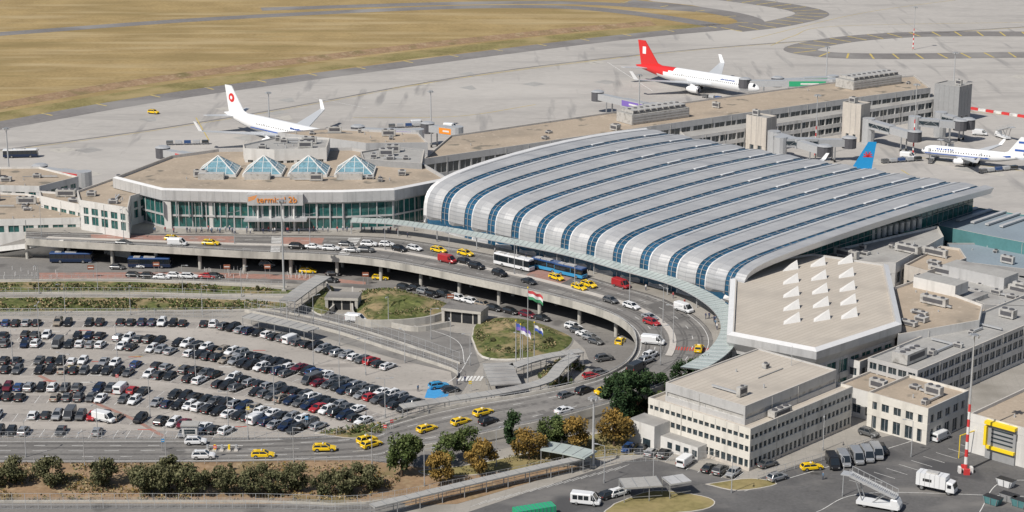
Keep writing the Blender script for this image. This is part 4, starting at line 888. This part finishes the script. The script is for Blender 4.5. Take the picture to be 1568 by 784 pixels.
# ------------------------------------------------------------------ airliners
def airliner(L_,span,Rr,hc,fin_mat,tail_fn=None,wing='plane_grey',eng='plane_white',belly='plane_white',finlet=None,fk=None):
    mb=MB(); st=[(0,.03,-.22),(.008,.25,-.2),(.022,.47,-.14),(.036,.62,-.09),(.055,.78,-.05),(.085,.92,-.01),(.13,1,0),(.3,1,0),(.45,1,0),(.62,1,0),(.66,.985,.01),(.70,.95,.04),(.74,.9,.08),(.8,.78,.18),(.88,.55,.32),(.95,.32,.42),(1,.08,.48)]
    ns=20; rings=[]
    for f,r_,zo in st: rings.append([Vector((-f*L_,Rr*r_*math.cos(2*math.pi*i/ns),hc+Rr*zo+Rr*r_*math.sin(2*math.pi*i/ns))) for i in range(ns)])
    for k,(a,b) in enumerate(zip(rings[:-1],rings[1:])):
        for i in range(ns):
            j=(i+1)%ns; zc=math.sin(2*math.pi*(i+.5)/ns); x=(a[i].x+b[i].x)/2/L_
            m_='plane_white'
            if zc<-.55: m_=belly
            if tail_fn: 
                t_=tail_fn(-x,zc)
                if t_: m_=t_
            if k==2 and .4<zc<.93: m_='car_glass'
            mb.face([a[i],b[i],b[j],a[j]],m_)
    def surf(pts,th,mat):
        lo_=[p-Vector(th)/2 for p in pts]; hi_=[p+Vector(th)/2 for p in pts]; mb.hexa(lo_,hi_,mat)
    for s in (-1,1):
        root0,root1=-.33*L_,-.54*L_; tx0=-.33*L_-span/2*.62; tipc=.035*L_; zt=hc-Rr*.5+span/2*.11
        r0=Vector((root0,s*Rr*.5,hc-Rr*.55)); r1=Vector((root1,s*Rr*.5,hc-Rr*.55)); 
        k0=Vector((root0-span*.18*.6,s*span*.18,hc-Rr*.5+span*.18*.1)); k1=Vector((root1-.005*L_,s*span*.18,k0.z))
        t0=Vector((tx0,s*span/2*.95,zt)); t1=Vector((tx0-tipc,s*span/2*.95,zt))
        surf([r0,k0,k1,r1],(0,0,.5),wing); surf([k0,t0,t1,k1],(0,0,.3),wing)
        surf([t0,t0+Vector((-tipc*1.1,s*.9,span*.055)),t1+Vector((-tipc*.8,s*.9,span*.055)),t1],(0,.15,.0),finlet or 'plane_white')
        ex=-.36*L_; ey=s*span*.165; er=Rr*.5; ez=hc-Rr*.55-er*.75
        for (x0,x1,ra,rb,mt) in ((.01,0,.9,1,'engine_metal'),(0,-.05,1,1,eng),(-.05,-.085,1,.72,eng),(-.085,-.1,.5,.3,'engine_metal')): mb.cyl((ex+x0*L_,ey,ez),(ex+x1*L_,ey,ez),er*ra,er*rb,16,mt,cap=False)
        mb.cyl((ex-.01*L_,ey,ez),(ex-.012*L_,ey,ez),er*.9,er*.9,16,'car_trim'); mb.beam((ex-.03*L_,ey,ez+er*.9),(ex-.09*L_,ey,ez+er*1.5),.3,.8,'plane_white')
        h0=Vector((-.88*L_,s*Rr*.3,hc+Rr*.35)); h1=Vector((-.965*L_,s*Rr*.2,hc+Rr*.35)); g0=Vector((-.965*L_,s*span*.165,hc+Rr*.6)); g1=Vector((-1.0*L_,s*span*.165,hc+Rr*.6)); surf([h0,g0,g1,h1],(0,0,.25),'plane_grey')
        mb.cyl((-.51*L_,s*Rr*1.2,.6),(-.51*L_,s*Rr*1.2,hc-Rr*.5),.18,.18,8,'galv'); 
        for dx in (-.7,.7): mb.cyl((-.51*L_+dx,s*Rr*1.2-.5,.6),(-.51*L_+dx,s*Rr*1.2+.5,.6),.6,.6,12,'tyre')
        x=-.1*L_
        while x>-.8*L_:
            y=Rr*(1.0 if x>-.66*L_ else .93); zz=hc+Rr*.22
            if x<-.66*L_: y=Rr*.86*(1-(-x/L_-.66)*1.0); 
            mb.obox((x,s*(y*.978)),(1,0),.16,.03,zz-.22,zz+.22,'car_glass'); x-=1.0 if L_>50 else .9
        for fx in (-.09,-.3,-.58): mb.obox((fx*L_,s*(Rr*.93)),(1,0),.4,.08,hc-.4,hc+1.2,'plane_grey')
    mb.cyl((-.08*L_,0,.5),(-.08*L_,0,hc-Rr*.8),.14,.14,8,'galv'); mb.cyl((-.08*L_,-.4,.45),(-.08*L_,.4,.45),.45,.45,12,'tyre')
    fh=L_*(fk or (.155 if L_>50 else .17)); zb=hc+Rr*.75
    surf([Vector((-.80*L_,0,zb)),Vector((-.925*L_,0,zb+fh)),Vector((-.985*L_,0,zb+fh)),Vector((-.955*L_,0,zb-.3))],(0,.35,0),fin_mat)
    surf([Vector((-.74*L_,0,zb-.2)),Vector((-.82*L_,0,zb+fh*.14)),Vector((-.84*L_,0,zb-.2))],(0,.3,0),fin_mat)
    return mb,fh,zb
def setplane(mb,name,nose,head):
    me=mb.mesh(name,smooth=True,merge=True); return place(me,name,(nose[0],nose[1],.05),math.atan2(head[1],head[0]))
def titles(mb,x0,x1,y,z,h,mat,seed):
    r=random.Random(seed)
    for s in (-1,1):
        x=x0
        while x>x1:
            wd=r.uniform(.3,.6); mb.obox((x,s*y),(1,0),wd/2,.05,z,z+h*r.uniform(.7,1),mat); x-=wd+.3
mb,fh,zb=airliner(66,60,3.0,5.2,'plane_red',tail_fn=lambda x,z:'plane_red' if x>.74+.1*(-z) and z>-.8 else None)
for s in (-1,1): mb.obox((-.93*66,s*.2),(1,0),.9,.03,zb+fh*.45,zb+fh*.75,'plane_white')
titles(mb,-11,-18,2.72,6.6,.6,'plane_blue',1)
n_=P(1163,137,4.5); setplane(mb,'airliner',n_,A)
mb,fh,zb=airliner(64,60,3.0,5.2,'plane_white',belly='plane_grey')
for s in (-1,1): 
    mb.cyl((-.925*64,s*.16,zb+fh*.55),(-.925*64,s*.22,zb+fh*.55),1.7,1.7,16,'plane_red'); mb.cyl((-.925*64-.2,s*.23,zb+fh*.55),(-.925*64-.2,s*.24,zb+fh*.55),.7,.7,12,'plane_white')
    mb.beam((-.12*64,s*3.0,4.2),(-.7*64,s*3.0,4.2),.1,.35,'plane_blue'); 
titles(mb,-12,-22,2.72,6.6,.8,'plane_blue',2)
n_=P(350,132,17); setplane(mb,'airliner',n_+A*61,A)
mb,fh,zb=airliner(37,34,1.95,3.7,'plane_white',belly='plane_grey')
for s in (-1,1):
    mb.beam((-.05*37,s*1.93,3.1),(-.62*37,s*1.96,3.1),.06,.3,'plane_blue'); mb.beam((-.62*37,s*1.9,3.1),(-.85*37,s*1.35,4.6),.06,.6,'plane_blue')
    for f in (.25,.7): mb.beam((-.86*37-f*2.6,s*.19,zb+fh*f),(-.965*37-f*.3,s*.19,zb+fh*f),.05,.7,'plane_blue')
titles(mb,-6,-12,1.82,4.6,.6,'plane_blue',3)
n_=P(1411,229,3.6); setplane(mb,'airliner',n_,(-.88,.47))
mb,fh,zb=airliner(44,38,2.0,3.4,'plane_sky',belly='plane_grey',fk=.225)
for s in (-1,1):
    for k in range(7):
        a_=k/6*math.pi; mb.beam((-.925*44,s*.2,zb+fh*.5),(-.925*44+1.5*math.cos(a_),s*.2,zb+fh*.5+1.9*math.sin(a_)),.06,.34,'plane_red')
p=P(1336,218,14.7); setplane(mb,'airliner',p+Vector((-.98,.12,0)).normalized()*42,(-.98,.12))

# ------------------------------------------------------------------ trees
def tree_mesh(kind,seed):
    r=random.Random(seed); mb=MB()
    if kind=='round': H_,cw,ch,z0,pal,nl=7.5,3.9,2.9,4.2,('leaf_g1','leaf_g2','leaf_g3'),3200
    if kind=='autumn': H_,cw,ch,z0,pal,nl=7.5,3.9,2.9,4.2,('leaf_o1','leaf_o2','leaf_o3'),3200
    if kind=='scrub': H_,cw,ch,z0,pal,nl=6.5,3.4,2.8,3.3,('leaf_s1','leaf_s2','leaf_s3'),2600
    if kind=='dark': H_,cw,ch,z0,pal,nl=11,2.9,5.2,5.8,('leaf_d1','leaf_d2','leaf_d3'),3600
    mb.cyl((0,0,0),(.1,.05,z0*.8),.24,.15,8,'bark'); 
    clumps=[]
    nc=20 if kind!='dark' else 28
    for i in range(nc):
        a=r.uniform(0,6.28); zz=r.uniform(-1,1); rr=math.sqrt(max(0,1-zz*zz))*r.uniform(.45,.95)
        if kind=='dark': rr*=(1.0-.45*max(0,zz))
        c=Vector((math.cos(a)*cw*rr*.85,math.sin(a)*cw*rr*.85,z0+zz*ch*.72)); clumps.append((c,r.uniform(.2,.42)*cw,r.uniform(-.3,.3)))
        if i<9: mb.cyl((0,0,z0*.5),tuple(c*.8+Vector((0,0,z0*.1))),.1,.03,5,'bark')
    for i in range(nl):
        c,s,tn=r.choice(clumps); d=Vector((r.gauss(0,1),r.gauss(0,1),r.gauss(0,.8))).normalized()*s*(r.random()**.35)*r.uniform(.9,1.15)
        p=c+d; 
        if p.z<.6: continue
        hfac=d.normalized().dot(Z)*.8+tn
        m_=pal[1] if hfac+r.uniform(-.6,.6)>.45 else pal[2] if hfac+r.uniform(-.6,.6)<-.35 else pal[0]  # clump tops take the pale tone, undersides the dark: shading painted in
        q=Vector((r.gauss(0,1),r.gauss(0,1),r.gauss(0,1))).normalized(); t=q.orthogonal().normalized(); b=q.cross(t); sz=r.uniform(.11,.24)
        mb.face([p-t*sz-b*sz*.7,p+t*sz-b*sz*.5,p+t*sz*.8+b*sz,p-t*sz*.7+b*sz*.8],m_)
    return mb.mesh(kind+'_tree')
TM={k:[tree_mesh(k,s) for s in (1,2,3,4)] for k in ('round','autumn','scrub','dark')}
def tree(kind,u,v,s=1,z=0,name=None):
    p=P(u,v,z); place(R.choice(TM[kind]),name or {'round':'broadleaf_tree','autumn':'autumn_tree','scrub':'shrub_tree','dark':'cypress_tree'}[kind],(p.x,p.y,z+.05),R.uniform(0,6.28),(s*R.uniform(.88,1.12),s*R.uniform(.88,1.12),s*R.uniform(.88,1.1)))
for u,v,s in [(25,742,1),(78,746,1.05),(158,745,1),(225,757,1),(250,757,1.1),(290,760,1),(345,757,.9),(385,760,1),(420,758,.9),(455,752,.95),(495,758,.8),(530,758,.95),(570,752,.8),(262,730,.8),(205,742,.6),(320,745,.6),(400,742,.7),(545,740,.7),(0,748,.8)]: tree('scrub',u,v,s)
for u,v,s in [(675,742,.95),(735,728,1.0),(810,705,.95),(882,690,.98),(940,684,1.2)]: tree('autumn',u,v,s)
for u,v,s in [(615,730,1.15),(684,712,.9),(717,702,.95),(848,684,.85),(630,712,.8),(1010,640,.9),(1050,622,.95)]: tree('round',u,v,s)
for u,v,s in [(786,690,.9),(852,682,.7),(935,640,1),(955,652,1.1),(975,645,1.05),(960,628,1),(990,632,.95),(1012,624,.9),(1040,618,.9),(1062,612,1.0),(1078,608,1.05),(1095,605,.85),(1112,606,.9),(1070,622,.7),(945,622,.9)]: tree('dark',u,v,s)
for k in range(26):
    u,v=R.choice([(R.uniform(745,850),R.uniform(503,540)),(R.uniform(560,655),R.uniform(455,485)),(R.uniform(10,420),R.uniform(461,472)),(R.uniform(10,400),R.uniform(437,444)),(R.uniform(20,560),R.uniform(716,730))]); tree('scrub',u,v+3,R.uniform(.16,.3),.6 if 490<v<550 else .1,'shrub')
def cover(name,px,n_,h=0.15,size=(.12,.3),pal=('leaf_g1','leaf_g2','leaf_s2','leaf_y')):
    poly=ccw([P(u,v,0) for u,v in px]); xs=[p.x for p in poly]; ys=[p.y for p in poly]; mb=MB(); k=0
    while k<n_:
        k+=1; p=Vector((R.uniform(min(xs),max(xs)),R.uniform(min(ys),max(ys))))
        if not inside(p,poly): continue
        if math.sin(p.x*.35)+math.sin(p.y*.5+p.x*.2)<R.uniform(-1.2,.6): continue
        for j in range(6):
            q=Vector((R.gauss(0,1),R.gauss(0,1),R.gauss(0,1))).normalized(); t=q.orthogonal().normalized(); b=q.cross(t); s=R.uniform(*size); o=Vector((p.x+R.gauss(0,.4),p.y+R.gauss(0,.4),h+R.uniform(.05,.5)))
            mb.face([o-t*s-b*s,o+t*s-b*s,o+t*s*.6+b*s,o-t*s*.8+b*s],R.choice(pal))
    mb.build(name)
cover('ground_cover_planting',[(-40,436),(330,438),(430,445),(-40,446)],1400); cover('ground_cover_planting',[(-40,458),(380,461),(430,468),(380,473),(-40,476)],1800)
cover('ground_cover_planting',[(555,452),(600,449),(675,470),(655,482),(600,490),(555,490)],2200,1.2,(.1,.22)); cover('ground_cover_planting',[(730,520),(735,503),(770,494),(855,516),(845,537),(790,546),(742,542)],2600,.8,(.1,.22))
cover('scrub_planting',[(-60,712),(560,712),(640,722),(560,768),(-60,768)],1800,.1,(.1,.22),('leaf_s1','leaf_y','leaf_o1','leaf_y','leaf_s2'))
cover('ground_cover_planting',[(480,664),(610,645),(640,638),(580,664)],500)
cover('hedge',[(826,578),(850,556),(880,548),(892,568),(870,592),(836,592)],1100,.3)
cover('dry_tufts',[(840,692),(985,660),(990,690),(860,708),(700,726),(720,714)],900,.15,(.08,.18),('leaf_y','leaf_s2','leaf_s1'))

# ------------------------------------------------------------------ poles
def lamp_mesh(h,arm=1.5,double=False):
    mb=MB(); mb.cyl((0,0,0),(0,0,h),.11,.06,8,'galv'); mb.cyl((0,0,0),(0,0,.8),.16,.15,8,'steel')
    for s in ((-1,1) if double else (1,)): mb.beam((0,0,h-.05),(s*arm,0,h+.15),.07,.07,'galv'); mb.obox((s*(arm+.25),0),(1,0),.4,.14,h+.08,h+.22,'galv')
    return mb.mesh('lamp')
l1=lamp_mesh(9,1.3,True); l2=lamp_mesh(8,1.5)
for u,v in [(60,520),(180,555),(300,585),(420,620),(520,600),(100,600),(230,640),(350,660),(480,560),(590,640),(20,560),(560,575)]: p=P(u,v,0); place(l1,'street_lamp',(p.x,p.y,.08),R.uniform(0,3))
for u,v,z in [(40,700,.1),(150,672,.1),(255,712,.1),(380,673,.1),(450,710,.1),(570,712,.1),(660,520,0),(595,500,0),(720,560,0),(800,560,0),(870,590,0),(690,540,0),(1000,750,0),(1120,755,0),(925,740,0),(1260,690,0),(1395,700,0),(150,445,0),(60,450,0),(280,450,0),(370,455,0),(480,500,0),(130,716,.1),(1440,655,0),(1290,760,0),(760,715,0),(650,745,0),(100,480,0),(200,482,0),(310,482,0),(440,508,0),(520,530,0),(620,556,0)]: p=P(u,v,z); place(l2,'street_lamp',(p.x,p.y,z),R.uniform(0,6.3))
for k in range(3,14*6,7):
    c=I[k].lerp(O[k],.48); place(l1,'street_lamp',(c.x,c.y,6.15),R.uniform(0,3))
def mast(name,u,v,h,striped=False,z=0):
    mb=MB(); p=P(u,v,z); k=9 if striped else 1; fr_=.5; w0=.38 if (striped and v>400) else .3
    for i in range(k):
        f0,f1=i/k,(i+1)/k; 
        mb.cyl((0,0,h*f0*(fr_ if striped else 1)),(0,0,h*f1*(fr_ if striped else 1)),w0-.12*f0,w0-.12*f1,12,('ad_red' if i%2==0 else 'vent_white') if striped else 'galv',cap=False)
    if striped: mb.cyl((0,0,h*fr_),(0,0,h),w0-.13,.12,12,'galv',cap=False)
    mb.cyl((0,0,h-.1),(0,0,h+.2),.8,.8,12,'steel')
    for i in range(6):
        a=i*math.pi/3; mb.obox((1.0*math.cos(a),1.0*math.sin(a)),(math.cos(a),math.sin(a)),.22,.2,h-.35,h+.12,'galv')
    mb.obox((0,0),(1,0),.6,.6,0,.5,'concrete')
    place(mb.mesh(name),name,(p.x,p.y,z+.05))
for u,v,h,s in [(413,207,16,False),(660,196,14,False),(15,278,18,False),(1265,122,14,False),(1398,76,20,True),(1460,131,14,False),(1398,236,25,True),(1248,240,22,True),(435,446,25,False),(1478,722,29,True),(978,195,20,False),(908,716,15,False),(885,215,6,False)]: mast('floodlight_mast' if h>10 else 'light_pole',u,v,h,s)
mb=MB(); p=P(1478,724,0)
for s in range(4):
    mb.obox(p+Vector((math.cos(s*1.57)*1.2,math.sin(s*1.57)*1.2,0)),(math.sin(s*1.57),-math.cos(s*1.57)),.6,.25,.06,1.3,'ad_red' if s%2 else 'vent_white')
mb.build('mast_barrier')
def flag(u,v,h,cols,w_=3.6,hh=2.2):
    mb=MB(); p=P(u,v,0); mb.cyl((0,0,0),(0,0,h),.16,.07,10,'galv'); mb.cyl((0,0,h),(0,0,h+.3),.15,.15,8,'ad_yellow')
    N=12; n2=len(cols)
    for i in range(N):
        for j,c in enumerate(cols):
            def q(a,b): x=a/N*w_; return Vector((x*.9,.35*math.sin(a*.9)*a/N,h-.4-b*hh/n2-1.3*(a/N)**1.2-.12*math.sin(a*1.1)))
            mb.face([q(i,j+1),q(i+1,j+1),q(i+1,j),q(i,j)],c)
    place(mb.mesh('flag'),'flag_pole',(p.x,p.y,.05),-.2)
flag(808,592,23.5,['flag_red','flag_white','flag_green'],3.9,2.1); flag(790,560,11,['flag_blue','ad_purple'],2.8,1.6); flag(797,566,11,['ad_purple','flag_white'],2.8,1.6); flag(818,556,10,['flag_white','flag_blue'],2.4,1.4)
mb=MB(); a=P(1468,702,0); b=P(1562,668,0)
for p in (a,a.lerp(b,.5),b): mb.cyl((p.x,p.y,.05),(p.x,p.y,5),.09,.09,8,'ad_yellow')
mb.beam(a+Z*5,b+Z*5,.18,.18,'ad_yellow'); mb.build('height_limit_gate')
def sign(u,v,h,w_,hh,mat,z=0,r_=0):
    mb=MB(); 
    for s in (-1,1): mb.cyl((s*w_*.35,0,0),(s*w_*.35,0,h),.05,.05,6,'galv')
    mb.obox((0,-.08),(1,0),w_/2,.04,h-hh,h,mat); mb.obox((0,-.125),(1,0),w_*.4,.004,h-hh*.6,h-hh*.4,'vent_white'); p=P(u,v,z); place(mb.mesh('sign'),'traffic_sign',(p.x,p.y,z+.04),r_)
for u,v,z in [(240,420,0),(348,424,0),(410,424,0),(560,436,0),(690,470,0),(140,425,0)]: sign(u,v,3.5,1.8,1.2,'rust_brown',z)
for u,v,z in [(250,690,.1),(600,660,0),(590,668,0),(720,600,0),(380,640,.08),(180,590,.08),(880,560,0),(330,700,.1),(470,655,0)]: sign(u,v,2.6,.7,.7,R.choice(['ad_yellow','ad_red','paint_blue','ad_yellow']),z,R.uniform(-.5,.5))
mb=MB()
for k in range(5):
    c=P(318+k*11,690,0); mb.obox(c,(0,1),1.0,.4,.1,.3,'kerb_stone'); mb.obox(c,(0,1),.25,.2,.3,1.3,'ad_yellow' if k%2 else 'galv'); mb.beam(c+Z*1.1,c+Z*1.1+Vector((1.4,0,0)),.07,.1,'vent_white')
c=P(292,668,0); mb.obox(c,(1,0),1.6,1.2,.1,2.7,'white_wall'); mb.obox(c,(1,0),1.9,1.5,2.71,2.95,'grey_roof'); mb.obox((c.x,c.y-1.22),(1,0),1.2,.02,1,2,'window_glass')
mb.build('parking_barrier')
mb=MB()
for k in range(60):
    u=R.choice([(0,90),(310,380),(440,480)]); c=P(R.uniform(*u),R.uniform(412,428),0); mb.cyl((c.x,c.y,.08),(c.x,c.y,1.2),.08,.08,6,'vent_white')
mb.build('bollards')
# ------------------------------------------------------------------ pedestrians
def person(seed,top,bot):
    r=random.Random(seed); st=r.uniform(.12,.3)
    V=[(0,0,.95),(0,0,1.15),(0,0,1.38),(0,0,1.52),(.02,0,1.66),(0,.1,.9),(st*.5,.11,.5),(st*.8,.11,.08),(st*.8+.14,.11,.04),(0,-.1,.9),(-st*.3,-.11,.5),(-st,-.11,.1),(-st+.13,-.11,.04),(0,.19,1.4),(-st*.5,.24,1.12),(-st*.2+.05,.24,.86),(0,-.19,1.4),(st*.5,-.24,1.12),(st*.7,-.24,.88)]
    E=[(0,1),(1,2),(2,3),(3,4),(0,5),(5,6),(6,7),(7,8),(0,9),(9,10),(10,11),(11,12),(2,13),(13,14),(14,15),(2,16),(16,17),(17,18)]
    rad=[.14,.13,.15,.06,.11,.1,.07,.05,.04,.1,.07,.05,.04,.07,.05,.035,.07,.05,.035]
    me=bpy.data.meshes.new('p'); me.from_pydata(V,E,[]); o=bpy.data.objects.new('tmp',me); sc.collection.objects.link(o)
    m_=o.modifiers.new('s','SKIN'); 
    for i,sv in enumerate(me.skin_vertices[0].data): sv.radius=(rad[i],rad[i]*1.05); sv.use_root=(i==0)
    s2=o.modifiers.new('u','SUBSURF'); s2.levels=1
    dg=bpy.context.evaluated_depsgraph_get(); nm=bpy.data.meshes.new_from_object(o.evaluated_get(dg)); bpy.data.objects.remove(o)
    nm.materials.clear()
    for c in (top,bot,'skin','hair'): nm.materials.append(M[c])
    for p in nm.polygons:
        z=p.center.z; p.material_index=2 if 1.5<z<1.68 else 3 if z>=1.68 else 0 if z>.93 or abs(p.center.y)>.19 else 1; p.use_smooth=True
    return nm
pm=[person(1,'cloth_a','jeans'),person(2,'cloth_b','jeans'),person(3,'cloth_c','cloth_a'),person(4,'cloth_d','jeans'),person(5,'cloth_b','cloth_a')]
for i in range(60):
    u=R.uniform(225,640); p=P(u,356+R.uniform(-2.5,2.2),6.13); place(R.choice(pm),'pedestrian',(p.x,p.y,6.13),R.uniform(0,6.3))
for k in range(16):
    i=R.randint(30,74); dr=(O[i]-I[i]).normalized(); p=O[i]+dr*R.uniform(.8,3); place(R.choice(pm),'pedestrian',(p.x,p.y,6.13),R.uniform(0,6.3))
for u,v in ((700,590),(712,586),(640,600),(760,600),(400,600),(120,640),(560,640),(860,690),(1195,700),(1260,735),(590,745)): p=P(u,v,0); place(R.choice(pm),'pedestrian',(p.x,p.y,.09),R.uniform(0,6.3))
print('objects',len(bpy.data.objects))
